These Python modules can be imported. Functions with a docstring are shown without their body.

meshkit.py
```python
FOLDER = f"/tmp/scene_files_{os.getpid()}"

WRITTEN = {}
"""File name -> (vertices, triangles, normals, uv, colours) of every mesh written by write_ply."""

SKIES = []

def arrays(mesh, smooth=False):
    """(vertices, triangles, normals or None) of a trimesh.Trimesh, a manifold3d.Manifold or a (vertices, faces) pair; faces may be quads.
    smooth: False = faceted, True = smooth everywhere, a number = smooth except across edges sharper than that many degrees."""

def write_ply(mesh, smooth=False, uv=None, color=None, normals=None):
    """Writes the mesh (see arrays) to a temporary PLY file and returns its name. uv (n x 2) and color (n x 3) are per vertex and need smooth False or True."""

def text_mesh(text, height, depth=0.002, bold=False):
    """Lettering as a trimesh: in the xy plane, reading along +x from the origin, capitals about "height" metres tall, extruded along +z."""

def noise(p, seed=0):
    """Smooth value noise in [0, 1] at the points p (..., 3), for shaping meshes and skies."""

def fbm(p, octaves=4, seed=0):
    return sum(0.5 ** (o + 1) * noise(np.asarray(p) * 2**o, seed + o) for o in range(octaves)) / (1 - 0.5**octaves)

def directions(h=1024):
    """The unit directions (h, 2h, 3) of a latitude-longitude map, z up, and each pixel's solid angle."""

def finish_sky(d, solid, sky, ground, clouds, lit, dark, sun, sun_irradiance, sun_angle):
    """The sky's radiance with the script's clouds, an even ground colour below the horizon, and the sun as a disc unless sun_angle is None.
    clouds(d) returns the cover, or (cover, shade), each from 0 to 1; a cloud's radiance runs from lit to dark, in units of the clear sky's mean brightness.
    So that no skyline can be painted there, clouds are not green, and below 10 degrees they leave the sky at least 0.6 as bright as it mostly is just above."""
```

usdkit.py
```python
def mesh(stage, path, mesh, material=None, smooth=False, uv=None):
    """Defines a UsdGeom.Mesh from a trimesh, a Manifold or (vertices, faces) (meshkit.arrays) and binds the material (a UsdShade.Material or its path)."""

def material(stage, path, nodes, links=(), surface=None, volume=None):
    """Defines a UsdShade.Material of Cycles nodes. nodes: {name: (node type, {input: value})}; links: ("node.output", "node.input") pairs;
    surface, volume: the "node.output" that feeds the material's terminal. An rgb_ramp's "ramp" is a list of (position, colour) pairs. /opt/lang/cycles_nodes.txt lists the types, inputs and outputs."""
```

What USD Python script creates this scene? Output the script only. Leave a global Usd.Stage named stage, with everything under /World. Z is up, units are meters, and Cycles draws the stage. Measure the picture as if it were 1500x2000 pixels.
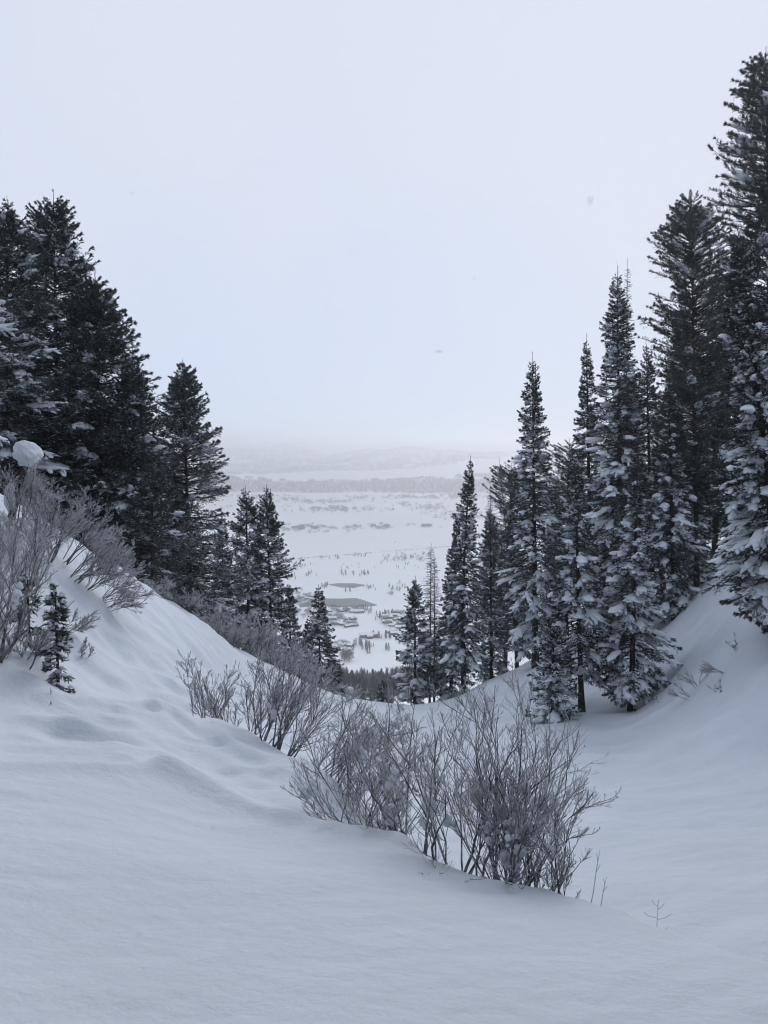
import math
import numpy as np
import trimesh
import usdkit
from meshkit import noise, fbm
from pxr import Usd, UsdGeom, UsdLux, UsdShade, Gf, Sdf, Vt
from scipy.interpolate import RBFInterpolator
from scipy.spatial import cKDTree

stage = Usd.Stage.CreateInMemory()
UsdGeom.SetStageUpAxis(stage, 'Z')
UsdGeom.SetStageMetersPerUnit(stage, 1.0)
W = UsdGeom.Xform.Define(stage, '/World')
UsdGeom.Scope.Define(stage, '/World/Looks')

# ------------------------------------------------------------------ camera, sky, sun, exposure
FPX, PITCH = 1600.0, math.radians(4.82)          # focal length in pixels of a 1500 wide picture
cam = UsdGeom.Camera.Define(stage, '/World/camera')
cam.CreateHorizontalApertureAttr(36.0)
cam.CreateVerticalApertureAttr(48.0)
cam.CreateFocalLengthAttr(36.0 * FPX / 1500)
cam.CreateClippingRangeAttr(Gf.Vec2f(0.05, 60000))
cam.AddTranslateOp().Set(Gf.Vec3d(0, 0, 0))       # the eye is the origin
cam.AddRotateXOp().Set(90 - math.degrees(PITCH))
cam.CreateExposureAttr(0.0)

SUN_EL, SUN_ROT = math.radians(28), math.radians(16)
SKY = usdkit.material(stage, '/World/Looks/sky_look', {
    'sky': ('sky_texture', {'sky_type': 'single_scattering', 'sun_disc': False, 'sun_elevation': SUN_EL, 'sun_rotation': SUN_ROT, 'altitude': 2000.0}),
    'co': ('texture_coordinate', {}),
    'n': ('noise_texture', {'scale': 1.1, 'detail': 4.0, 'roughness': 0.5}),
    'tint': ('rgb_ramp', {'ramp': [(0.36, (6.45, 7.38, 9.1)), (0.64, (7.15, 7.62, 8.85))]}),
    'cover': ('map_range', {'value': 0.5, 'from_min': 0.3, 'from_max': 0.7, 'to_min': 0.96, 'to_max': 1.0, 'clamp': True}),
    'm': ('mix', {'mix_type': 'mix'}),
    'bg': ('background_shader', {'strength': 0.1})},
    [('co.generated', 'n.vector'), ('n.fac', 'tint.fac'), ('n.fac', 'cover.value'), ('cover.result', 'm.fac'),
     ('sky.color', 'm.color1'), ('tint.color', 'm.color2'), ('m.color', 'bg.color')], surface='bg.background')
dome = UsdLux.DomeLight.Define(stage, '/World/sky')
dome.CreateIntensityAttr(1.0)
UsdShade.MaterialBindingAPI.Apply(dome.GetPrim()).Bind(SKY)
dome.GetPrim().SetCustomDataByKey('kind', 'structure')
sun = UsdLux.DistantLight.Define(stage, '/World/sun')
sun.CreateIntensityAttr(0.29)
sun.CreateAngleAttr(30.0)
sun.CreateColorAttr(Gf.Vec3f(1.0, 0.985, 0.96))
sun.GetPrim().CreateAttribute('inputs:normalize', Sdf.ValueTypeNames.Bool).Set(True)
_d = np.array([math.sin(SUN_ROT) * math.cos(SUN_EL), math.cos(SUN_ROT) * math.cos(SUN_EL), math.sin(SUN_EL)])
sun.AddRotateZOp().Set(-math.degrees(SUN_ROT))
sun.AddRotateXOp().Set(-(90 - math.degrees(SUN_EL)))

# ------------------------------------------------------------------ helpers
def tanv(v):
    return np.tan(np.arctan((np.asarray(v, float) - 1000) / FPX) + PITCH)

def ray(u, v):
    """World direction (forward component 1) of a picture point."""
    a, b = (np.asarray(u, float) - 750) / FPX, -(np.asarray(v, float) - 1000) / FPX
    y = math.cos(PITCH) + b * math.sin(PITCH)
    z = -math.sin(PITCH) + b * math.cos(PITCH)
    return np.stack([a / y, np.ones_like(y), z / y], -1)

def at(u, v, Y):
    return ray(u, v) * np.asarray(Y, float)[..., None]

used = {}
def numbered(parent, name):
    k = (parent, name)
    n = used.get(k, 0)
    used[k] = n + 1
    return f'{parent}/{name}' if n == 0 else f'{parent}/{name}_{n:03d}'

def tag(p, label=None, category=None, group=None, kind=None):
    p = p.GetPrim() if hasattr(p, 'GetPrim') else p
    for k, val in (('label', label), ('category', category), ('group', group), ('kind', kind)):
        if val:
            p.SetCustomDataByKey(k, val)
    return p

def pathof(parent):
    return '/World' if parent is None else str(parent.GetPath())

def obj(name, mesh, mat, parent=None, smooth=False, **tags):
    m = usdkit.mesh(stage, numbered(pathof(parent), name), mesh, mat, smooth=smooth)
    tag(m, **tags)
    return m

def thing(name, label, category, loc=(0, 0, 0), rz=0.0, scale=1.0, group=None):
    x = UsdGeom.Xform.Define(stage, numbered('/World', name))
    x.AddTranslateOp().Set(Gf.Vec3d(*map(float, loc)))
    x.AddRotateZOp().Set(float(rz))
    if np.ndim(scale) or scale != 1.0:
        s = (scale,) * 3 if np.ndim(scale) == 0 else scale
        x.AddScaleOp().Set(Gf.Vec3f(*map(float, s)))
    return tag(x, label, category, group)

def dup(root, label, loc, rz=0.0, scale=1.0, group=None, category=None):
    name = root.GetName()
    while name[-1].isdigit() or name[-1] == '_':
        name = name[:-1]
    was = root.GetCustomData()
    r = thing(name, label, category or was['category'], loc, rz, scale, group)
    r.GetReferences().AddInternalReference(root.GetPath())
    r.SetInstanceable(True)
    return r

def join(parts):
    vs, fs, n = [], [], 0
    for v, f in parts:
        if len(v):
            vs.append(v); fs.append(f + n); n += len(v)
    return np.vstack(vs), np.vstack(fs)

def unit(a):
    return a / np.maximum(np.linalg.norm(a, axis=-1, keepdims=True), 1e-9)

def tubes(P, R, sides=4, cap=True):
    """P (N, K, 3) polylines, R (N, K) radii -> one (v, f)."""
    P, R = np.asarray(P, float), np.asarray(R, float)
    N, K = R.shape
    T = np.empty_like(P)
    T[:, 1:-1] = P[:, 2:] - P[:, :-2]; T[:, 0] = P[:, 1] - P[:, 0]; T[:, -1] = P[:, -1] - P[:, -2]
    T = unit(T)
    ref = np.where(np.abs(T[:, :1, 2:3]) > 0.8, np.array([1.0, 0, 0]), np.array([0, 0, 1.0]))
    A = unit(np.cross(T, np.broadcast_to(ref, T.shape)))
    B = np.cross(T, A)
    ang = np.arange(sides) * 2 * np.pi / sides
    ring = P[:, :, None] + R[:, :, None, None] * (np.cos(ang)[:, None] * A[:, :, None] + np.sin(ang)[:, None] * B[:, :, None])
    v = ring.reshape(-1, 3)
    i = (np.arange(N)[:, None, None] * K + np.arange(K - 1)[None, :, None]) * sides
    j = np.arange(sides)[None, None, :]
    a, b = i + j, i + (j + 1) % sides
    f = np.concatenate([np.stack([a, b, b + sides], -1).reshape(-1, 3), np.stack([a, b + sides, a + sides], -1).reshape(-1, 3)])
    if cap:
        e = (np.arange(N) * K + K - 1)[:, None] * sides
        for k in range(1, sides - 1):
            f = np.vstack([f, np.hstack([e, e + k, e + k + 1])])
    return v, f

def blobs(C, D, lx, ly, lz):
    """Octahedral lumps with centres C, long axis D and half sizes lx, ly, lz."""
    D = unit(D)
    S = unit(np.cross(D, np.array([0, 0, 1.0]) + 1e-6))
    U = np.cross(S, D)
    o = np.array([[1, 0, 0], [-1, 0, 0], [0, 1, 0], [0, -1, 0], [0, 0, 1], [0, 0, -0.6]], float)
    v = C[:, None] + o[:, 0][None, :, None] * (D * lx[:, None])[:, None] + o[:, 1][None, :, None] * (S * ly[:, None])[:, None] + o[:, 2][None, :, None] * (U * lz[:, None])[:, None]
    t = np.array([[0, 2, 4], [2, 1, 4], [1, 3, 4], [3, 0, 4], [2, 0, 5], [1, 2, 5], [3, 1, 5], [0, 3, 5]])
    f = np.arange(len(C))[:, None, None] * 6 + t
    return v.reshape(-1, 3), f.reshape(-1, 3)

# ------------------------------------------------------------------ materials
def mat(name, nodes, links, surface='p.BSDF', **k):
    return usdkit.material(stage, '/World/Looks/' + name, nodes, links, surface=surface, **k)

SNOW_A = (0.65, 0.69, 0.75)
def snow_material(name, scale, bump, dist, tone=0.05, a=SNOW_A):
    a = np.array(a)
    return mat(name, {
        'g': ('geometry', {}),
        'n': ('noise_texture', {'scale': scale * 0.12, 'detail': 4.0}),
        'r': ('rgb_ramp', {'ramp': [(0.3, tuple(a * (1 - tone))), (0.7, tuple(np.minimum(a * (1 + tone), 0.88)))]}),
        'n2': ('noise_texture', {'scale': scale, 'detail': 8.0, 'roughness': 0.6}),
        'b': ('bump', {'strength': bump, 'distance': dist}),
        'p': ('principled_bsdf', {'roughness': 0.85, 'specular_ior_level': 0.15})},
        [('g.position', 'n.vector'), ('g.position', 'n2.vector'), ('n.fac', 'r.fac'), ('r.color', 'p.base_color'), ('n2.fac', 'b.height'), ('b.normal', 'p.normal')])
M_SNOW = snow_material('snow_field', 4.5, 0.6, 0.06, 0.035)
M_FLAKE = mat('airy_flake', {'p': ('principled_bsdf', {'base_color': (.8, .81, .83), 'alpha': .10, 'roughness': .9, 'specular_ior_level': 0.0})}, [])
M_CLUMP = snow_material('snow_clump_look', 9.0, 0.3, 0.02, a=(.69, .725, .77))
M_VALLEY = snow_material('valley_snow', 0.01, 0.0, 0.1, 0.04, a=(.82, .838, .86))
M_DUST = mat('snow_dusting', {'p': ('principled_bsdf', {'base_color': (0.66, 0.69, 0.73), 'roughness': 0.9, 'specular_ior_level': 0.1})}, [])

def frosted(name, base_a, base_b, lo, hi, scale=3.0, frost=(0.6, 0.63, 0.68), amount=1.0, trans=False, zmin=0.1):
    """A dark surface whose upper side carries rime and powder in noisy patches."""
    nodes = {
        'g': ('geometry', {}), 's': ('separate_xyz', {}),
        'n': ('noise_texture', {'scale': scale, 'detail': 3.0}), 'n1': ('noise_texture', {'scale': scale * 0.35, 'detail': 2.0}),
        'r': ('rgb_ramp', {'ramp': [(0.3, base_a), (0.7, base_b)]}),
        'up': ('map_range', {'from_min': zmin, 'from_max': 1.0, 'to_min': 0.0, 'to_max': 1.0, 'clamp': True}),
        'pa': ('map_range', {'from_min': lo, 'from_max': hi, 'to_min': 0.0, 'to_max': amount, 'clamp': True}),
        'mu': ('math', {'math_type': 'multiply'}),
        'm': ('mix', {'mix_type': 'mix', 'color2': frost}),
        'p': ('principled_bsdf', {'roughness': 0.8, 'specular_ior_level': 0.2})}
    links = [('g.position', 'n.vector'), ('g.position', 'n1.vector'), ('n1.fac', 'r.fac'), ('g.normal', 's.vector'), ('s.z', 'up.value'),
             ('n.fac', 'pa.value'), ('up.result', 'mu.value1'), ('pa.result', 'mu.value2'), ('mu.value', 'm.fac'), ('r.color', 'm.color1'), ('m.color', 'p.base_color')]
    return mat(name, nodes, links)
M_FIR = frosted('fir_needles', (0.036, 0.050, 0.047), (0.074, 0.092, 0.084), 0.44, 0.68, amount=.85)
M_FIR_SNOWY = frosted('snowy_fir_needles', (0.032, 0.042, 0.040), (0.060, 0.074, 0.068), 0.45, 0.68, amount=.8)
M_FIR_GREY = frosted('grey_fir_needles', (0.055, 0.068, 0.064), (0.10, 0.115, 0.105), 0.36, 0.62)
M_PINE = frosted('pine_needles', (0.042, 0.056, 0.052), (0.084, 0.102, 0.090), 0.45, 0.7)
M_BARK = frosted('bark', (0.030, 0.026, 0.024), (0.075, 0.066, 0.060), 0.5, 0.7, 6.0, zmin=0.0, amount=0.8)
M_DEADBARK = frosted('grey_dead_wood', (0.06, 0.056, 0.056), (0.12, 0.11, 0.11), 0.4, 0.7, 6.0, zmin=-0.2)
M_STEM = frosted('rimed_stems', (0.050, 0.043, 0.045), (0.16, 0.145, 0.15), 0.40, 0.62, 9.0, zmin=-0.5, amount=.9)
M_TWIG = frosted('rimed_twigs', (0.22, 0.212, 0.22), (0.42, 0.415, 0.425), 0.24, 0.50, 14.0, frost=(.69, .71, .745), zmin=-0.8, amount=1.0)
M_TWIG_FAR = frosted('rimed_brown_twigs', (0.24, 0.228, 0.235), (0.43, 0.42, 0.43), 0.25, 0.55, 8.0, frost=(.68, .70, .73), zmin=-0.9, amount=1.0)
M_FAR_FIR = frosted('far_conifer', (0.034, 0.042, 0.043), (0.06, 0.07, 0.07), 0.4, 0.7, 0.3, amount=0.4)
M_FAR_TWIG = mat('far_bare_crown', {'p': ('principled_bsdf', {'base_color': (0.13, 0.125, 0.128), 'roughness': 0.9})}, [])

# ------------------------------------------------------------------ terrain
FLOOR = -430.0
CP = np.array([
    # foreground shelf the camera stands on
    (0, 2000, 3.6), (380, 2000, 3.9), (750, 2000, 4.1), (1150, 2000, 4.25), (1500, 2000, 4.3),
    (0, 1800, 4.8), (380, 1800, 5.4), (750, 1800, 5.8), (1080, 1800, 6.2), (0, 1650, 6.2), (300, 1650, 7.2), (550, 1650, 8.3),
    (1500, 1880, 5.6), (1300, 1815, 6.4), (1150, 1755, 7.3), (1000, 1725, 8.0), (880, 1690, 8.6), (800, 1655, 9.2), (700, 1615, 9.9),
    (400, 1600, 9.3), (600, 1560, 10.8), (0, 1510, 8.6), (200, 1505, 9.7), (330, 1515, 10.3), (500, 1520, 12.0),
    (0, 1470, 10.2), (200, 1450, 11.6), (0, 1385, 12.2), (150, 1378, 13.4), (300, 1374, 15.0), (350, 1460, 13.2),
    (640, 1507, 13.0), (540, 1463, 14.5), (480, 1422, 16.0), (387, 1412, 16.6),
    # left bank
    (0, 1290, 15), (100, 1300, 17), (200, 1330, 19), (360, 1330, 23), (250, 1200, 25), (150, 1100, 24), (60, 1050, 22),
    (260, 1130, 32), (330, 1180, 36), (400, 1222, 42), (500, 1282, 50), (560, 1312, 58), (620, 1350, 66), (690, 1372, 75), (770, 1396, 85),
    (450, 1350, 34), (600, 1392, 42), (690, 1402, 50), (420, 1290, 34),
    # gully floor
    (760, 1440, 45), (900, 1400, 58), (1000, 1440, 38), (1200, 1440, 40), (1150, 1500, 30), (1300, 1600, 19), (1500, 1600, 18.5), (1450, 1750, 11.5),
    (1200, 1650, 16), (1000, 1560, 24), (850, 1520, 29), (1500, 1830, 9.2), (700, 1460, 30), (1330, 1760, 11.2),
    # right bank
    (1500, 1300, 35), (1400, 1350, 38), (1250, 1372, 48), (1060, 1387, 50), (1130, 1374, 50), (1500, 1200, 42), (1400, 1100, 62), (1360, 1140, 66),
    (1310, 1200, 62), (1000, 1312, 72), (900, 1357, 74), (840, 1380, 80), (950, 1332, 73), (1500, 1050, 75), (1400, 1450, 30), (1500, 1450, 28)], float)
PTS = at(CP[:, 0], CP[:, 1], CP[:, 2])
EXTRA = np.array([  # ground the picture does not show: under the feet, uphill behind, hidden hollows, beyond the crests
    (0, 0, -1.62), (-3, 0, -1.2), (3, 0, -2.0), (0, -6, 0.6), (-8, -6, 2.2), (8, -6, -0.4), (0, -14, 3.8), (-14, -14, 7), (14, -14, 3.0),
    (-8, 4, -1.0), (-10, 10, -1.6), (-14, 16, -1.0), (-20, 24, 1.0), (-30, 30, 3), (-30, 10, 5), (-30, 50, -1), (-45, 50, 4), (-45, 20, 9),
    (6, 5, -4.6), (8, 8, -5.4), (5.2, 7, -5.3), (3.4, 9, -6.0), (2.2, 10.2, -6.4), (1.0, 11.5, -6.8), (0.2, 13, -7.0), (-1.0, 18, -8.2), (-2.5, 21, -8.8), (-0.5, 24, -9.9),
    (14, 8, -4.6), (22, 16, -5.0), (34, 30, -4.0), (48, 50, -2.5), (60, 80, -4), (30, 0, 1), (45, 20, 3),
    (-25, 62, -12), (-20, 75, -20), (-14, 85, -27), (-28, 90, -22), (-45, 85, -10), (-60, 110, -22), (-6, 100, -37), (2, 105, -40), (10, 100, -36), (20, 100, -27), (34, 105, -20),
    (50, 110, -18), (-20, 115, -40), (0, 130, -58), (20, 130, -50), (45, 140, -40), (-45, 140, -50), (70, 140, -30)], float)
RIDGE = np.array([(1600, 1915, 5.3), (1500, 1880, 5.6), (1400, 1848, 6.0), (1300, 1815, 6.4), (1225, 1783, 6.8), (1150, 1755, 7.3), (1080, 1740, 7.7), (1000, 1725, 8.0), (940, 1713, 8.25),
                  (880, 1692, 8.6), (800, 1657, 9.2), (740, 1630, 9.6), (690, 1620, 10.0)], float)
RP = at(RIDGE[:, 0], RIDGE[:, 1], RIDGE[:, 2])
XYZ = np.vstack([PTS, EXTRA, RP, RP + [0.05, .55, -.55], RP + [0.15, 1.3, -1.2], RP + [0, -.5, .23]])
def warp(x, y):  # compress distance so that the spline is even in the picture's terms
    y, x = np.asarray(y, float), np.asarray(x, float)
    q = np.hypot(x, np.maximum(y, -20) ) + 6
    k = np.log(q) * 6 / q
    return np.stack([x * k, y * k], -1)
_rbf = RBFInterpolator(warp(XYZ[:, 0], XYZ[:, 1]), XYZ[:, 2], kernel='linear', smoothing=0.004, degree=1)
_rbf2 = RBFInterpolator(warp(XYZ[:, 0], XYZ[:, 1]), XYZ[:, 2], kernel='thin_plate_spline', smoothing=0.002, degree=1)
def g2(x, y, cx, cy, sx, sy=None, rot=0.0):
    sy = sy or sx
    dx, dy = x - cx, y - cy
    c, s = math.cos(rot), math.sin(rot)
    a, b = dx * c + dy * s, -dx * s + dy * c
    return np.exp(-0.5 * ((a / sx) ** 2 + (b / sy) ** 2))
BUMPS = []   # (x, y, sx, sy, rot, height): lumps, mounds and pits of the snow
def base_height(x, y):
    w = warp(x, y).reshape(-1, 2)
    out = np.empty(len(w))
    for i in range(0, len(w), 40000):
        out[i:i + 40000] = 0.4 * _rbf(w[i:i + 40000]) + 0.6 * _rbf2(w[i:i + 40000])
    return out.reshape(np.shape(x))
def near_height(x, y):
    x, y = np.asarray(x, float), np.asarray(y, float)
    z = base_height(x, y)
    d = np.hypot(x, y)
    p = np.stack([x, y, np.zeros_like(x)], -1)
    z = z + (fbm(p * 0.22 + 7, 3, 3) - 0.5) * np.clip(d * 0.02, 0.05, 0.6)
    q = np.stack([x * 0.9 + y * 0.5, y * 0.9 - x * 0.5, np.zeros_like(x)], -1)
    z = z + (fbm(q * np.array([0.9, 2.2, 1]) + 31, 4, 9) - 0.5) * np.clip(0.02 + d * 0.005, 0.03, 0.16)
    z = z + (fbm(np.stack([x * 1.6 + y * .9, y * 3.2 - x * 1.3, 0 * x], -1) + 17, 3, 14) - .5) * .022 + (noise(p * 5.5, 6) - .5) * .006
    bank = np.clip((y - 13) / 8, 0, 1) * np.clip((2 - x) / 6, .25, 1)
    z = z + bank * (fbm(p * 1.1 + 3, 3, 5) - .5) * .38
    for cx, cy, sx, sy, rot, hh in BUMPS:
        near = (np.abs(x - cx) < 4 * max(sx, sy)) & (np.abs(y - cy) < 4 * max(sx, sy))
        if near.any():
            z[near] += hh * g2(x[near], y[near], cx, cy, sx, sy, rot)
    return z
def hit(u, v, lo=2.5, hi=130.0):
    """Where the sight line through a picture point first meets the near ground."""
    Y = np.geomspace(lo, hi, 900)
    p = ray(u, v)[None] * Y[:, None]
    g = near_height(p[:, 0], p[:, 1])
    k = np.nonzero(p[:, 2] < g)[0]
    return p[k[0]] if len(k) else p[-1]
def ground(x, y):
    return float(near_height(np.array([x], float), np.array([y], float))[0])
def spot(u, Y):
    """The ground point in picture column u at forward distance Y."""
    x = (u - 750) / FPX * Y
    for _ in range(3):
        z = ground(x, Y)
        x = (u - 750) / FPX * (Y * math.cos(PITCH) - z * math.sin(PITCH))
    return np.array([x, Y, z])

def crease(line, hgt, w):
    """A low wind ridge along a line of picture points, as a chain of long lumps."""
    pts = np.array([hit(u, v) for u, v in line])
    for a, b in zip(pts[:-1], pts[1:]):
        n = max(2, int(np.hypot(*(b - a)[:2]) / .5))
        for k in range(n):
            q = a + (b - a) * (k + .5) / n
            BUMPS.append((q[0], q[1], np.hypot(*(b - a)[:2]) / n * .8, w, math.atan2(b[1] - a[1], b[0] - a[0]), hgt))
_lines = [([(-60, 1503), (100, 1503), (220, 1506), (330, 1510), (420, 1545), (520, 1590), (620, 1618), (700, 1640)], .05, .12),
          ([(90, 1368), (200, 1375), (310, 1376), (380, 1400), (440, 1440), (520, 1490)], .05, .15),
          ([(200, 1440), (330, 1450), (430, 1480), (560, 1560)], .035, .15)]
_bumps = []
for ln, hh, ww in _lines:
    keep = list(BUMPS); BUMPS.clear(); crease(ln, hh, ww); _bumps += BUMPS; BUMPS.clear()
for u, v, s1, s2, rot, hh in [(735, 1625, .38, .3, 0, .22), (775, 1640, .3, .25, 0, .2), (790, 1655, .2, .2, 0, .15), (705, 1630, .25, .2, 0, .1), (100, 1310, .5, .4, 0, .3), (40, 1300, .7, .5, 0, .35), (140, 1320, .35, .3, 0, .2),
        (20, 1330, .5, .4, 0, .2), (170, 1290, .6, .4, 0, .25), (180, 1275, .4, .3, 0, .2), (960, 1730, .3, .2, 0, .06), (650, 1510, .4, .3, 0, .12), (530, 1440, .5, .3, 0, .15),
        (340, 1395, .26, .10, -.9, -.16), (298, 1386, .12, .09, 0, -.10), (370, 1420, .30, .08, -.8, -.10), (385, 1437, .2, .08, -.8, -.08), (470, 1450, .12, .1, 0, -.08), (430, 1455, .14, .1, 0, -.08), (600, 1530, .1, .08, 0, -.07), (612, 1552, .12, .1, 0, -.09),
        (605, 1562, .1, .1, 0, -.08), (555, 1520, .12, .1, 0, -.06), (375, 1470, .12, .1, 0, -.07), (420, 1340, .5, .12, .4, -.15), (380, 1280, .5, .12, -.5, -.15), (330, 1300, .3, .15, 0, -.12), (460, 1320, .3, .15, .3, .15), (300, 1340, .2, .15, 0, -.1),
        (1215, 1430, 1.6, .5, .1, .2), (1330, 1440, 1.8, .5, .1, .18), (1420, 1410, 1.5, .5, .15, .2), (1130, 1450, 1.2, .4, .1, .15), (1290, 1395, 1.2, .4, .2, .2), (1440, 1500, 1.5, .4, .1, .1), (1240, 1480, 1.5, .4, 0, .1), (1350, 1560, 1.2, .35, .1, .08)]:
    q = hit(u, v); _bumps.append((q[0], q[1], s1, s2, rot, hh))
BUMPS += _bumps

_g = np.random.default_rng(12)
for k in range(150):
    u, v = _g.uniform(60, 640), _g.uniform(1180, 1560)
    if v < 1130 + (u - 100) * .42 or v > 1420 + .32 * u:
        continue
    q = hit(u, v); s = _g.uniform(.06, .22)
    BUMPS.append((q[0], q[1], s * _g.uniform(1, 2.5), s, _g.uniform(-1.2, .2), _g.choice([-1, 1, 1]) * s * _g.uniform(.35, .75)))
for k in range(60):
    u, v = _g.uniform(950, 1490), _g.uniform(1330, 1480)
    q = hit(u, v); s = _g.uniform(.12, .4)
    BUMPS.append((q[0], q[1], s * _g.uniform(1.5, 3.5), s, _g.uniform(-.2, .4), _g.choice([-1, 1]) * s * _g.uniform(.15, .4)))

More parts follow.
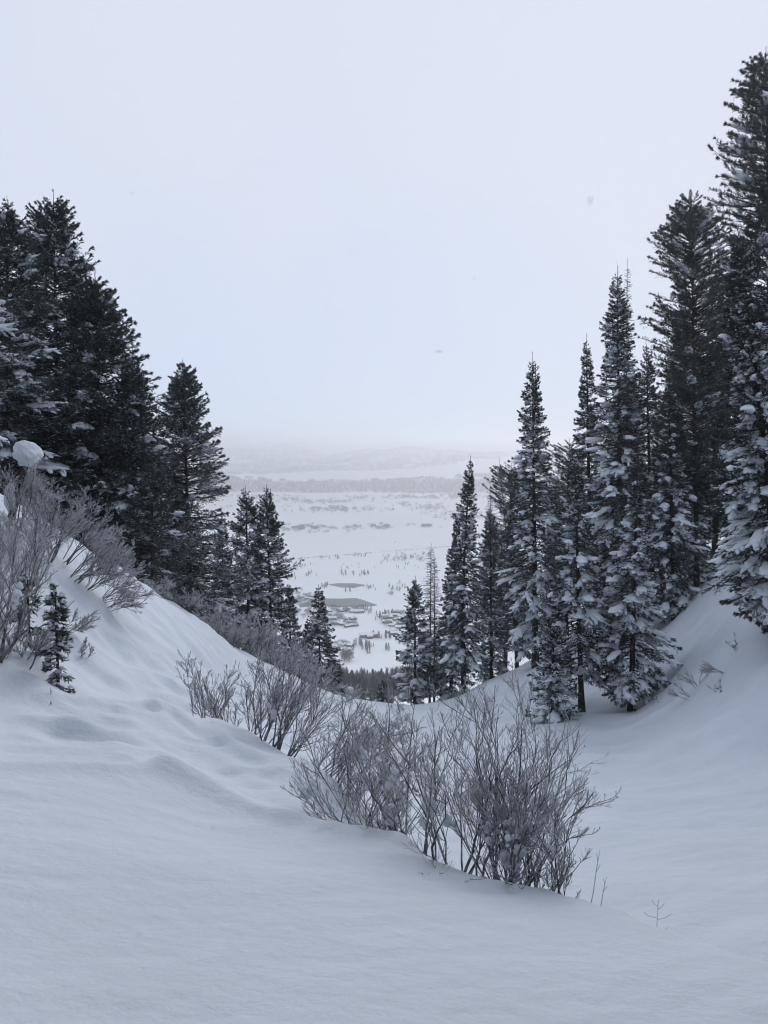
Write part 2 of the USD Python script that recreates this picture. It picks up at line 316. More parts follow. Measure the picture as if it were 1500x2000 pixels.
# (name, label, base column, distance, top column, top row, half width in picture points, needles, options)
F, FS, FG, PN = M_FIR, M_FIR_SNOWY, M_FIR_GREY, M_PINE
GL, GR = 'conifers on the left bank', 'conifers on the right bank'
TREES = [
    # left bank
    ('fir_tree', 'dark conifer at the left edge reaching in with two snow-laden boughs', -95, 31, -70, 300, 135, F, dict(style='fir', snow=.4, cb=.05, clump=1.1), GL),
    ('fir_tree', 'dark broad fir with snow pads high in its crown, outermost at the left edge', 8, 43, 15, 385, 150, F, dict(style='fir', snow=.30, cb=.10, dens=1.4, step=.21), GL),
    ('fir_tree', 'tallest dark fir of the left bank, its spike standing clear of its neighbours', 118, 47, 104, 372, 175, F, dict(style='fir', snow=.18, cb=.08, gap=.1, dens=1.6, step=.2), GL),
    ('fir_tree', 'dark bushy fir with rounded shoulders standing before the open grey-green fir', 205, 46, 185, 528, 165, F, dict(style='fir', snow=.24, cb=.1, gap=.1, tuft=1.1, dens=1.5, step=.21), GL),
    ('fir_tree', 'dark fir filling the gap behind the bushy fir above the rimed shrubs', 262, 45, 258, 690, 100, F, dict(style='fir', snow=.18, cb=.05, dens=1.4), GL),
    ('fir_tree', 'open grey-green fir with visible trunk at the right end of the dark left firs', 375, 52, 356, 700, 120, FG, dict(style='fir', snow=.2, cb=.04, gap=.08, clump=.5, dens=2.0, step=.2), GL),
    ('fir_tree', 'low bushy dark fir at the foot of the open grey-green fir', 300, 42, 296, 905, 85, F, dict(style='fir', snow=.14, cb=.04), GL),
    ('fir_tree', 'slim dark fir half hidden behind the open grey-green fir', 436, 68, 434, 1000, 42, F, dict(style='spire', snow=.3, cb=.05), GL),
    ('fir_tree', 'pointed dark spruce, left one of the close pair beside the valley view', 488, 66, 480, 948, 52, F, dict(style='column', snow=.30, cb=.05), GL),
    ('fir_tree', 'pointed dark spruce with a double tip, right one of the close pair', 533, 68, 520, 945, 58, F, dict(style='column', snow=.26, cb=.05, split=(.86, .3, .985)), GL),
    ('fir_tree', 'short narrow fir just right of the close pair of spruces', 570, 74, 564, 1140, 32, FS, dict(style='spire', snow=.35, cb=.04), GL),
    ('fir_tree', 'small snowy fir with a sharp spike at the end of the left row', 626, 76, 622, 1140, 46, FS, dict(style='spire', snow=.4, cb=.04), GL),
    ('fir_tree', 'stunted fir leaning on the left side of the sharp spiked fir', 598, 78, 601, 1205, 30, FS, dict(style='spire', snow=.4, cb=.04), GL),
    ('fir_tree', 'low spreading fir on the snow lip right of the sharp spiked fir', 655, 78, 652, 1283, 32, FS, dict(style='fir', snow=.4, cb=.02), GL),
    ('fir_tree', 'tiny fir standing alone in the notch of the saddle', 748, 92, 748, 1325, 14, FS, dict(style='column', snow=.45, cb=.03), GL),
    # right bank
    ('fir_tree', 'ragged short fir with a big snow lump beside the bare dead snag', 810, 78, 811, 1125, 42, FS, dict(style='column', snow=.42, cb=.03, gap=.35, clump=1.4), GR),
    ('fir_tree', 'dense narrow fir leaning on the left of the slender leaning-based fir', 880, 80, 893, 1000, 42, FS, dict(style='spire', snow=.4, cb=.04), GR),
    ('fir_tree', 'slender snowy fir with a curved bare foot', 906, 74, 920, 888, 52, FS, dict(style='spire', snow=.45, cb=.12, bow=-.35, clump=1.3), GR),
    ('fir_tree', 'grey-green bushy fir with a thin dead tip', 960, 82, 957, 985, 48, FG, dict(style='fir', snow=.3, cb=.06), GR),
    ('pine_tree', 'upswept pine behind the tall thin fir with the double tip', 985, 88, 1000, 900, 62, PN, dict(style='pine', snow=.2, cb=.2), GR),
    ('fir_tree', 'tall thin fir with a double tip and knobbly bare-sided top', 1046, 68, 1040, 690, 78, FS, dict(style='spire', snow=.42, cb=.10, gap=.3, clump=1.5, split=(.78, .25, .98)), GR),
    ('pine_tree', 'grey upswept pine in the gap right of the tall thin fir', 1105, 84, 1112, 855, 52, FG, dict(style='pine', snow=.2, cb=.2), GR),
    ('fir_tree', 'very slender dark spire left of the tallest snowy spire', 1155, 74, 1145, 650, 52, FS, dict(style='spire', snow=.35, cb=.15), GR),
    ('fir_tree', 'tallest snowy spire of the right bank, beside a dead tip', 1212, 62, 1206, 515, 100, FS, dict(style='spire', snow=.42, cb=.12, clump=1.2), GR),
    ('fir_tree', 'dark fir wedged between the tallest snowy spire and the big round-topped pine', 1275, 72, 1262, 668, 70, F, dict(style='spire', snow=.25, cb=.1), GR),
    ('fir_tree', 'bare-stemmed snowy fir with loaded boughs, trunk showing down to the snow', 1136, 49, 1122, 880, 80, FS, dict(style='spire', snow=.55, cb=.17, clump=1.7, gap=.25), GR),
    ('fir_tree', 'low drooping fir heaped with snow beside the bare stem', 1078, 47, 1082, 1215, 52, FS, dict(style='fir', snow=.55, cb=.03, clump=1.7), GR),
    ('fir_tree', 'brown-green snowy fir with a forked foot nearest on the right snow bank', 1232, 48, 1246, 870, 84, FS, dict(style='spire', snow=.52, cb=.08, clump=1.6, gap=.22), GR),
    ('pine_tree', 'big round-topped pine with upswept boughs standing against the sky', 1361, 62, 1350, 370, 92, PN, dict(style='pine', snow=.14, cb=.2, trunk_r=.2, tufts=9, dens=1.7, gap=.05, step=.2), GR),
    ('fir_tree', 'snow-flecked fir at the upper edge of the trees where the slope opens', 1318, 60, 1305, 735, 70, FS, dict(style='spire', snow=.5, cb=.05, clump=1.2), GR),
    ('pine_tree', 'tallest pine with tufted boughs cut by the right edge', 1510, 52, 1496, 88, 98, PN, dict(style='pine', snow=.2, cb=.18, trunk_r=.26, tufts=9, dens=1.7, gap=.05, step=.2), GR),
    ('pine_tree', 'dark tufted pine behind the leaning snow-laden fir', 1440, 66, 1432, 560, 75, PN, dict(style='pine', snow=.25, cb=.1), GR),
    ('fir_tree', 'leaning fir heavy with snow pillows at the right edge', 1530, 36, 1440, 440, 128, FS, dict(style='spire', snow=.55, cb=.12, clump=2.0, bow=.15, tufts=13, dens=1.3), GR),
    ('fir_tree', 'snowy fir behind the leaning fir at the right edge', 1505, 40, 1500, 640, 85, FS, dict(style='fir', snow=.5, cb=.08, clump=1.5), GR),
]
for _t in TREES:   # a well in the snow round every foot
    _p = spot(_t[2], _t[3])
    BUMPS.append((_p[0], _p[1] - .1, .8, .65, 0, -.32)); BUMPS.append((_p[0], _p[1] - 1.5, 1.6, .5, 0, .10))

def grid_mesh(X, Y, Z):
    n, m = X.shape
    v = np.stack([X, Y, Z], -1).reshape(-1, 3)
    a = (np.arange(n - 1)[:, None] * m + np.arange(m - 1)[None]).ravel()
    return v, np.vstack([np.stack([a, a + 1, a + m + 1], -1), np.stack([a, a + m + 1, a + m], -1)])
rows = np.concatenate([np.linspace(-14, 2, 40, endpoint=False), 2 + (np.geomspace(1, 29, 400) - 1) * (138 / 28)])
cols = np.linspace(-1, 1, 420)
cols = np.sign(cols) * (0.55 * np.abs(cols) + 0.75 * np.abs(cols) ** 3)
GY = np.repeat(rows[:, None], len(cols), 1)
GX = cols[None] * (np.maximum(GY, 0) * 0.72 + 9)
GZ = near_height(GX, GY)
obj('snow_slope', grid_mesh(GX, GY, GZ), M_SNOW, smooth=True, kind='structure')

def far_height(x, y):
    x, y = np.asarray(x, float), np.asarray(y, float)
    d = np.hypot(x, y)
    n = fbm(np.stack([x, y, 0 * x], -1) / 160 + 5, 4, 2) - 0.5
    side = -0.345 * y - 4 + np.clip(y - 450, 0, 950) * 0.075 + n * np.clip(d - 150, 0, 600) * 0.05 + np.clip(np.abs(x - 0.02 * y) - 0.04 * y - 20, 0, 900) * 0.22
    floor = np.full_like(x, FLOOR)
    k = 25.0
    z = np.logaddexp(side / k, floor / k) * k
    # bluff, bench and foothills across the valley
    wv = fbm(np.stack([x, y * 0.4, 0 * x], -1) / 2600 + 11, 4, 4) - 0.5
    wq = fbm(np.stack([x, y * 0.5, 0 * x], -1) / 800 + 3, 4, 6) - 0.5
    z = z + (100 + 130 * wq) * np.clip((y - 7150 - wv * 1500 - wq * 700 + np.clip(x - 200, 0, 4000) * 0.3) / 520, 0, 1) ** 0.8
    z = z + np.clip(y - 9000 - wv * 2600 + np.clip(x + 600, -4000, 2500) * 0.7, 0, 4200) * (0.062 - np.clip(x, -2500, 3000) * 9e-6) * (1 + .5 * wq)
    up = np.clip(-y - 10, 0, 3000)
    z = np.where(y < 0, 52 - 49 * np.exp(-up * 0.36 / 49), z)
    return z
th = np.concatenate([np.linspace(-62, 62, 340), np.linspace(62, 298, 90)[1:-1]])
rr = np.concatenate([np.geomspace(60, 1500, 110), np.geomspace(1500, 14000, 190)[1:], [18000, 24000]])
TH, RR = np.meshgrid(np.radians(th), rr)
TH = np.hstack([TH, TH[:, :1] + 2 * np.pi]); RR = np.hstack([RR, RR[:, :1]])
OX, OY = RR * np.sin(TH), RR * np.cos(TH)
rim = np.clip((RR - 60) / 110, 0, 1)
cx_, cy_ = np.clip(OX, -90, 90), np.clip(OY, -13.9, 138)
inside = (np.abs(OX) < (np.maximum(OY, 0) * 0.72 + 9) * 1.28) & (OY > -13) & (OY < 138)
NZ = base_height(cx_, cy_)
OZ = far_height(OX, OY)
blend = np.clip((np.hypot(OX - cx_, OY - cy_)) / 160, 0, 1)
OZ = np.where(inside, NZ - 4, NZ * (1 - blend) + OZ * blend - 1.5 * (1 - blend))
ov, of = grid_mesh(OX, OY, OZ)
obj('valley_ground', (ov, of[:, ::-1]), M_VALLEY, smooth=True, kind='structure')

# haze
hz = trimesh.creation.box(bounds=[(-26000, -26000, FLOOR - 3), (26000, 26000, 62)])
M_HAZE = mat('haze_air', {'v': ('principled_volume', {'color': (0.97, 0.98, 1.0), 'density': 0.0002, 'anisotropy': 0.68})}, [], surface=None, volume='v.volume')
obj('haze', hz, M_HAZE, kind='stuff')

# ------------------------------------------------------------------ conifers
PROFILE = {
    'spire': [(0, .62), (.06, .9), (.2, 1), (.45, .66), (.7, .36), (.88, .16), (1, .03)],
    'fir': [(0, .6), (.08, .9), (.25, 1), (.5, .74), (.8, .34), (1, .03)],
    'pine': [(0, .45), (.2, .8), (.45, 1), (.65, .95), (.82, .72), (.93, .40), (1, .06)],
    'column': [(0, .7), (.15, 1), (.5, .82), (.75, .5), (.9, .22), (1, .03)],
    'dead': [(0, .7), (.3, 1), (.7, .7), (1, .15)]}
def conifer(seed, h, r, cb=0.08, style='spire', snow=0.3, lean=0.0, bow=0.0, step=0.25, tufts=9, tuft=1.0, clump=1.0, bare=None, trunk_r=None, gap=0.15, split=None, dens=1.0):
    """Geometry of one conifer: trunk, needled branches, powder lumps and large separate clumps of snow."""
    g = np.random.default_rng(seed)
    pine = style == 'pine'
    tr = trunk_r or 0.009 * h + 0.05
    def axis(z):
        t = np.asarray(z) / h
        return np.stack([lean * t + bow * np.sin(np.pi * t), 0.25 * bow * np.sin(np.pi * t + 0.6) - 0.25 * bow * math.sin(0.6) * (1 - t), np.asarray(z)], -1)
    zt = np.concatenate([[-1.0], np.linspace(0, h, 12)])
    tp = axis(np.maximum(zt, 0)); tp[0, 2] = -1.2
    trunks = [tubes(tp[None], np.interp(zt, [-1, 0, 0.4, h], [tr * 1.5, tr * 1.35, tr, 0.012])[None], 7)]
    if split:  # a second leader beside the top
        z0, dx, top = split
        q = np.linspace(0, 1, 6)[:, None]
        p = axis(h * z0)[None] * (1 - q) + (axis(h * top) + [dx, 0.1, 0])[None] * q
        p[1:, 0] += 0.5 * dx * np.sin(np.pi * q[1:, 0])
        trunks.append(tubes(p[None], np.linspace(tr * 0.5, 0.012, 6)[None], 5))
    prof = PROFILE[style]
    zs, z = [], cb * h
    while z < h * 0.97:
        t = (z / h - cb) / (1 - cb)
        for _ in range(g.integers(4, 7) if t < 0.93 else 3):
            if g.random() > gap * (1 - t):
                zs.append(z + g.uniform(-.12, .12))
        z += step * (1 - 0.45 * t) * g.uniform(.75, 1.25)
    zs = np.array(zs); n = len(zs)
    t = np.clip((zs / h - cb) / (1 - cb), 0, 1)
    az = g.uniform(0, 2 * np.pi, n)
    R = r * np.interp(t, *zip(*prof))
    lump = fbm(np.stack([np.cos(az) * 1.3, np.sin(az) * 1.3, zs * (0.55 if pine else 0.4)], -1) + seed * 3.7, 3, seed % 50)
    L = R * g.uniform(.62, 1.12, n) * (0.45 + 1.1 * lump) + 0.04 + .05 * (1 - t)
    if pine:
        L *= np.where(lump < 0.42, 0.55, 1.0)
    pitch = {'spire': np.interp(t, [0, .4, .8, 1], [-.30, -.12, .22, .8]), 'fir': np.interp(t, [0, .4, .8, 1], [-.16, .06, .42, .95]),
             'column': np.interp(t, [0, .5, 1], [-.2, .1, .8]), 'pine': np.interp(t, [0, .5, 1], [-.05, .2, .55]), 'dead': np.interp(t, [0, .5, 1], [-.5, -.15, .3])}[style] + g.normal(0, .13, n)
    droop = {'spire': .30, 'fir': .22, 'column': .2, 'pine': -.30, 'dead': .12}[style] * (1 - t) + 0.10 * snow * (1 - t)
    K = 6
    s = np.linspace(0, 1, K)
    dirh = np.stack([np.cos(az), np.sin(az), 0 * az], -1)
    side = np.stack([-np.sin(az), np.cos(az), 0 * az], -1)
    B0 = axis(zs)
    wig = g.normal(0, .05, (n, K)) * L[:, None] * s
    curl = 0.0 if pine or style == 'dead' else 0.14
    P = (B0[:, None] + dirh[:, None] * (L[:, None] * s)[..., None] + side[:, None] * wig[..., None])
    P[..., 2] += L[:, None] * (np.sin(pitch)[:, None] * s - droop[:, None] * s ** 2 + curl * s ** 4)
    rad = np.clip(0.012 + 0.011 * L, .012, .05)[:, None] * (1 - 0.8 * s)
    branches = tubes(P, rad, 3)
    leaf = np.ones(n, bool) if bare is None else ~((t >= bare[0]) & (t <= bare[1]))
    out = {'branch': branches, 'trunk': join(trunks)}
    if style == 'dead':
        m = 3
        idx = np.repeat(np.arange(n), m)
        ss = g.uniform(.3, .9, len(idx))
        b = P[idx, 0] + (P[idx, -1] - P[idx, 0]) * ss[:, None]
        d = unit(dirh[idx] + side[idx] * g.choice([-1, 1], len(idx))[:, None] * 1.1 + [0, 0, -.2])
        e = b + d * (L[idx] * .4)[:, None]
        tw = tubes(np.stack([b, (b + e) / 2 + [0, 0, -.02], e], 1), np.tile([.011, .009, .006], (len(idx), 1)), 3)
        out['branch'] = join([branches, tw])
        k = g.random(len(idx)) < snow
        out['dust'] = blobs(b[k] + (e - b)[k] * .5 + [0, 0, .012], (e - b)[k], L[idx][k] * .15, np.full(k.sum(), .02), np.full(k.sum(), .02)) if k.any() else None
        out['clumps'] = []
        return out
    # twigs
    per = np.clip(dens * (L * (13 if not pine else 12) + 4), 4, 30).astype(int)
    per = np.where(leaf, per, 0)
    idx = np.repeat(np.arange(n), per)
    lo = 0.30 if pine else 0.12
    ss = np.where(g.random(len(idx)) < .16, 1.0, lo + (1 - lo) * g.random(len(idx)) ** 0.8)
    f = ss * (K - 1); i0 = np.minimum(f.astype(int), K - 2); fr = (f - i0)[:, None]
    base = P[idx, i0] * (1 - fr) + P[idx, i0 + 1] * fr
    tan = unit(P[idx, i0 + 1] - P[idx, i0])
    sg = g.choice([-1, 1], len(idx)) * g.uniform(.35, 1.3, len(idx))
    sg[ss == 1.0] *= .25
    d = unit(tan + side[idx] * sg[:, None] + np.stack([0 * ss, 0 * ss, g.normal(.3 if pine else -.10, .38, len(idx))], -1))
    TL = np.clip(L[idx] * (1.02 - ss) * .55 + .10 + .05 * g.random(len(idx)), .08, .75)
    TL *= np.clip(.35 + (1 - t[idx]) * 5, .35, 1)
    # the leader: a needled spike on top
    nlead = 7
    zl = h * np.linspace(.93, .992, nlead)
    base = np.vstack([base, axis(zl)]); d = np.vstack([d, unit(np.column_stack([g.normal(0, .16, (nlead, 2)), np.ones(nlead)]))])
    TL = np.concatenate([TL, np.full(nlead, .016 * h)]); idx = np.concatenate([idx, np.full(nlead, n - 1)]); ss = np.concatenate([ss, np.ones(nlead)])
    tl_ = np.concatenate([t[idx[:-nlead]], np.ones(nlead)])
    if pine:
        TL = np.clip(TL * .8, .14, .5)
    M = tufts
    ti = np.repeat(np.arange(len(idx)), M)
    uu = np.tile((np.arange(M) + .5) / M, len(idx)) + g.uniform(-.06, .06, len(ti))
    c = base[ti] + d[ti] * (TL[ti] * uu)[:, None]
    c[:, 2] -= 0.10 * TL[ti] * uu ** 2
    rv = unit(g.normal(0, 1, (len(ti), 3)))
    perp = unit(rv - (rv * d[ti]).sum(1, keepdims=True) * d[ti])
    nd = unit(d[ti] * (.75 if not pine else .55) + perp * g.uniform(.25, .8 if not pine else 1.0, len(ti))[:, None])
    nl = (.13 if not pine else .17) * tuft * g.uniform(.7, 1.35, len(ti))
    small = np.clip(.5 + (1 - tl_[ti]) * 3.5, .5, 1)
    nl = nl * small
    nw = small * (.050 if not pine else .042) * tuft * g.uniform(.7, 1.3, len(ti))
    wv = unit(np.cross(nd, unit(g.normal(0, 1, (len(ti), 3)) * [.6, .6, 1.0])))
    a, b, e = c - wv * (nw / 2)[:, None], c + wv * (nw / 2)[:, None], c + nd * nl[:, None]
    v = np.stack([a, b, e], 1).reshape(-1, 3)
    out['needles'] = (v, np.arange(len(v)).reshape(-1, 3))
    # powder lying on the twigs
    patch = noise(base * 0.55 + seed) 
    k = g.random(len(idx)) < snow * np.clip(2.3 * patch ** 2 - .14, 0.02, 1) * .6 / dens
    kc = base[k] + d[k] * (TL[k] * g.uniform(.3, .8, k.sum()))[:, None] + [0, 0, .035]
    out['dust'] = blobs(kc, d[k] * [1, 1, .6], np.clip(TL[k] * g.uniform(.25, .55, k.sum()), .05, .3), g.uniform(.025, .075, k.sum()), g.uniform(.02, .05, k.sum())) if k.any() else None
    # clumps: pads of snow that bridge a branch and its twigs
    clumps = []
    want = g.random(n) < snow * clump * np.clip(L / 1.1, .1, 1.2) * (0.12 + 1.9 * noise(B0 * .5 + 9 + seed) ** 1.5) * (.5 if pine else 1.0)
    for j in np.nonzero(want & leaf & (L > .45))[0]:
        s0 = g.uniform(.2, .55); s1 = min(1.02, s0 + g.uniform(.25, .6))
        pads = [(P[j], s0, s1, np.clip(L[j] * .16, .06, .26) * g.uniform(.7, 1.35))]
        for q in np.nonzero((idx == j) & (ss > s0) & (ss < s1))[0][:int(3 + 3 * clump)]:
            ln = TL[q] * .85
            pads.append((base[q] + d[q] * ln * np.linspace(0, 1, 4)[:, None] - [[0, 0, 0], [0, 0, 0.01], [0, 0, .04], [0, 0, .10 * ln]], 0.0, 1.0, np.clip(ln * .26, .035, .14)))
        meshes = []
        for pts, p0, p1, wd in pads:
            q = np.linspace(p0, p1, 7)
            xs = np.linspace(0, 1, len(pts))
            cc = np.stack([np.interp(q, xs, pts[:, k2]) for k2 in range(3)], -1)
            cc += g.normal(0, .09 * wd, cc.shape)
            env = np.sin(np.linspace(0.06, .96, 7) * np.pi) ** .55 * g.uniform(.8, 1.2, 7)
            tg = unit(cc[-1] - cc[0]); sd = unit(np.cross(tg, [0, 0, 1.0])); up = np.cross(sd, tg)
            an = np.arange(8) * np.pi / 4
            ring = cc[:, None] + up * (wd * .30) + env[:, None, None] * wd * (np.cos(an)[None, :, None] * sd + (np.sin(an) * np.where(np.sin(an) > 0, .72, .42))[None, :, None] * up)
            vv = ring.reshape(-1, 3)
            ii = np.arange(6)[:, None] * 8; jj = np.arange(8)[None]
            ff = np.vstack([np.stack([ii + jj, ii + (jj + 1) % 8, ii + 8 + (jj + 1) % 8], -1).reshape(-1, 3), np.stack([ii + jj, ii + 8 + (jj + 1) % 8, ii + 8 + jj], -1).reshape(-1, 3)])
            n0 = len(vv)
            vv = np.vstack([vv, cc[0] + up * wd * .3, cc[-1] + up * wd * .25])
            ff = np.vstack([ff, [[n0, (k2 + 1) % 8, k2] for k2 in range(8)], [[n0 + 1, 48 + k2, 48 + (k2 + 1) % 8] for k2 in range(8)]])
            meshes.append((vv, ff))
        clumps.append((pads[0][3] * (s1 - s0) * L[j], join(meshes)))
    clumps.sort(key=lambda x: -x[0])
    out['clumps'] = [m for _, m in clumps]
    return out

def plant_conifer(name, label, spec, loc, needle, group=None, bark=None, single=24, rz=0.0, category='tree'):
    G = conifer(**spec)
    t = thing(name, label, category, loc, rz, group=group)
    obj('trunk', G['trunk'], bark or M_BARK, t, smooth=True)
    if 'needles' in G:
        cr = obj('crown', G['needles'], needle, t)
        obj('branches', G['branch'], bark or M_BARK, cr, kind='stuff')
        if G['dust'] is not None:
            obj('snow_dusting', G['dust'], M_DUST, t, smooth=True, kind='stuff')
        for c in G['clumps'][:single]:
            obj('snow_clump', c, M_CLUMP, t, smooth=True)
        if len(G['clumps']) > single:
            obj('small_snow_clumps', join(G['clumps'][single:]), M_CLUMP, t, smooth=True, kind='stuff')
    else:
        obj('branches', G['branch'], bark or M_BARK, t, kind='stuff')
        if G['dust'] is not None:
            obj('snow_dusting', G['dust'], M_DUST, t, smooth=True, kind='stuff')
    return t

ROOT = {}
for k, (nm, label, ub, Y, ut, vt, hw, needle, opt, grp) in enumerate(TREES):
    loc = spot(ub, Y)
    top = at(ut, vt, Y)
    h = float(top[2] - loc[2])
    loc[2] -= 0.1
    spec = dict(seed=100 + k, h=h, r=hw / FPX * Y, lean=float(top[0] - loc[0]), **opt)
    ROOT[k] = plant_conifer(nm, label, spec, loc, needle, grp)

# dead snags: thin grey poles with short bare twigs
SNAGS = [('tall bare dead snag standing between the ragged short fir and the slender snowy fir', 839, 79, 842, 1060, 24, .5),
         ('thin second dead pole close beside the bare dead snag', 848, 80, 849, 1085, 18, .4),
         ('low brushy dead tree at the foot of the bare dead snag', 862, 80, 858, 1205, 26, .8),
         ('dead grey tip rising beside the tallest snowy spire', 1222, 63, 1225, 503, 22, .2),
         ('dead tip rising out of the grey-green bushy fir', 962, 83, 957, 942, 22, .3),
         ('pair of bent dead tops left of the tall thin fir', 1012, 86, 975, 893, 18, .3)]
for k, (label, ub, Y, ut, vt, hw, sn) in enumerate(SNAGS):
    loc = spot(ub, Y); top = at(ut, vt, Y)
    spec = dict(seed=300 + k, h=float(top[2] - loc[2]), r=hw / FPX * Y, style='dead', lean=float(top[0] - loc[0]), snow=sn, cb=.15, step=.22, trunk_r=.11, gap=.1)
    plant_conifer('dead_tree', label, spec, loc, None, 'dead snags among the firs', M_DEADBARK)

# young firs among the left shrubs
for k, (u, v, top, hw, label) in enumerate([(114, 1302, 1112, 20, 'young fir with snow lumps poking out at the edge of the left shrubs'), (58, 1262, 1095, 22, 'young dark fir buried among the rimed shrubs')]):
    loc = hit(u, v); loc = spot(u, loc[1] * (.9 if k == 0 else 1.0)); Y = loc[1]
    spec = dict(seed=340 + k, h=float(at(u, top, Y)[2] - loc[2]), r=hw / FPX * Y, style='spire', snow=1.0, cb=.02, step=.18, tuft=.5, clump=4.0, tufts=12, trunk_r=.03)
    loc[2] -= .3
    plant_conifer('young_fir', label, spec, loc, F, 'young firs on the left bank', single=30)

# filler trees deeper in both stands, copies of the ones in front
FILL = [(2, -30, 56, 545), (3, 60, 60, 600), (4, 160, 62, 660), (5, 245, 66, 780), (2, 300, 64, 850), (4, 20, 62, 640), (3, 340, 60, 930), (4, 130, 54, 760), (2, 215, 58, 800), (6, 60, 48, 860),
        (24, 1180, 88, 760), (30, 1235, 84, 720), (24, 1320, 82, 560), (31, 1395, 76, 590), (30, 1420, 78, 690), (24, 1460, 86, 620), (20, 1290, 90, 700), (25, 1200, 78, 820), (30, 1400, 74, 800), (33, 1470, 62, 700), (20, 1075, 92, 930), (29, 1350, 72, 820), (24, 1255, 76, 880), (29, 1165, 70, 900), (25, 1010, 86, 1010)]
rngf = np.random.default_rng(5)
taken = set()
for k, (src, u, Y, vt) in enumerate(FILL):
    p = spot(u, Y); p[2] -= .2
    h = at(u, vt, Y)[2] - p[2]
    h0 = float(at(TREES[src][4], TREES[src][5], TREES[src][3])[2] - spot(TREES[src][2], TREES[src][3])[2])
    s = h / h0
    left = u < 700
    side_ = [q for q in range(len(TREES)) if (TREES[q][2] < 700) == left and q not in taken] or list(range(15) if left else range(15, len(TREES)))
    front = min(side_, key=lambda q: abs((TREES[q][2] + TREES[q][4]) / 2 - u))
    taken.add(front)
    what = ' '.join(TREES[front][1].replace(',', '').split()[:7])
    while what.split()[-1] in ('a', 'an', 'the', 'at', 'of', 'with', 'in', 'on', 'and', 'its', 'to', 'by', 'down', 'his', 'left', 'right', 'between', 'behind', 'beside', 'just', 'big'):
        what = what.rsplit(' ', 1)[0]
    dup(ROOT[src], ('dark conifer deep in the stand behind the ' if left else 'conifer deep in the stand behind the ') + what, p,
        rngf.uniform(0, 360), (s * rngf.uniform(.9, 1.1),) * 2 + (s,), 'conifers deep in the left stand' if left else 'conifers deep in the right stand')

# ------------------------------------------------------------------ rimed shrubs
def polyline(base, d0, length, K, g, up=.35, wig=.10, bend=None):
    """N growing shoots: base (N,3), first direction d0, bending upward (or along bend) with some wriggle."""
    N = len(base)
    P = np.empty((N, K, 3)); P[:, 0] = base
    d = unit(d0)
    st = (length / (K - 1))[:, None]
    pull = np.array([0, 0, 1.0]) if bend is None else unit(np.asarray(bend, float))
    for k in range(1, K):
        d = unit(d + g.normal(0, wig, (N, 3)) + pull * up / (K - 1))
        P[:, k] = P[:, k - 1] + d * st
    return P
def along(P, i, s):
    K = P.shape[1]
    f = s * (K - 1); i0 = np.minimum(f.astype(int), K - 2); fr = (f - i0)[:, None]
    return P[i, i0] * (1 - fr) + P[i, i0 + 1] * fr, unit(P[i, i0 + 1] - P[i, i0])
def children(P, L, per, lo, hi, ang, ratio, K, g, up, wig, bend=None):
    i = np.repeat(np.arange(len(P)), per)
    s = lo + (hi - lo) * g.random(len(i)) ** .8
    b, t = along(P, i, s)
    rv = g.normal(0, 1, (len(i), 3))
    pp = unit(rv - (rv * t).sum(1, keepdims=True) * t)
    a = g.normal(ang, .18, len(i))[:, None]
    ln = L[i] * ratio * (1.15 - .75 * s) * g.uniform(.6, 1.25, len(i))
    return polyline(b, t * np.cos(a) + pp * np.sin(a), ln, K, g, up, wig, bend), ln, i
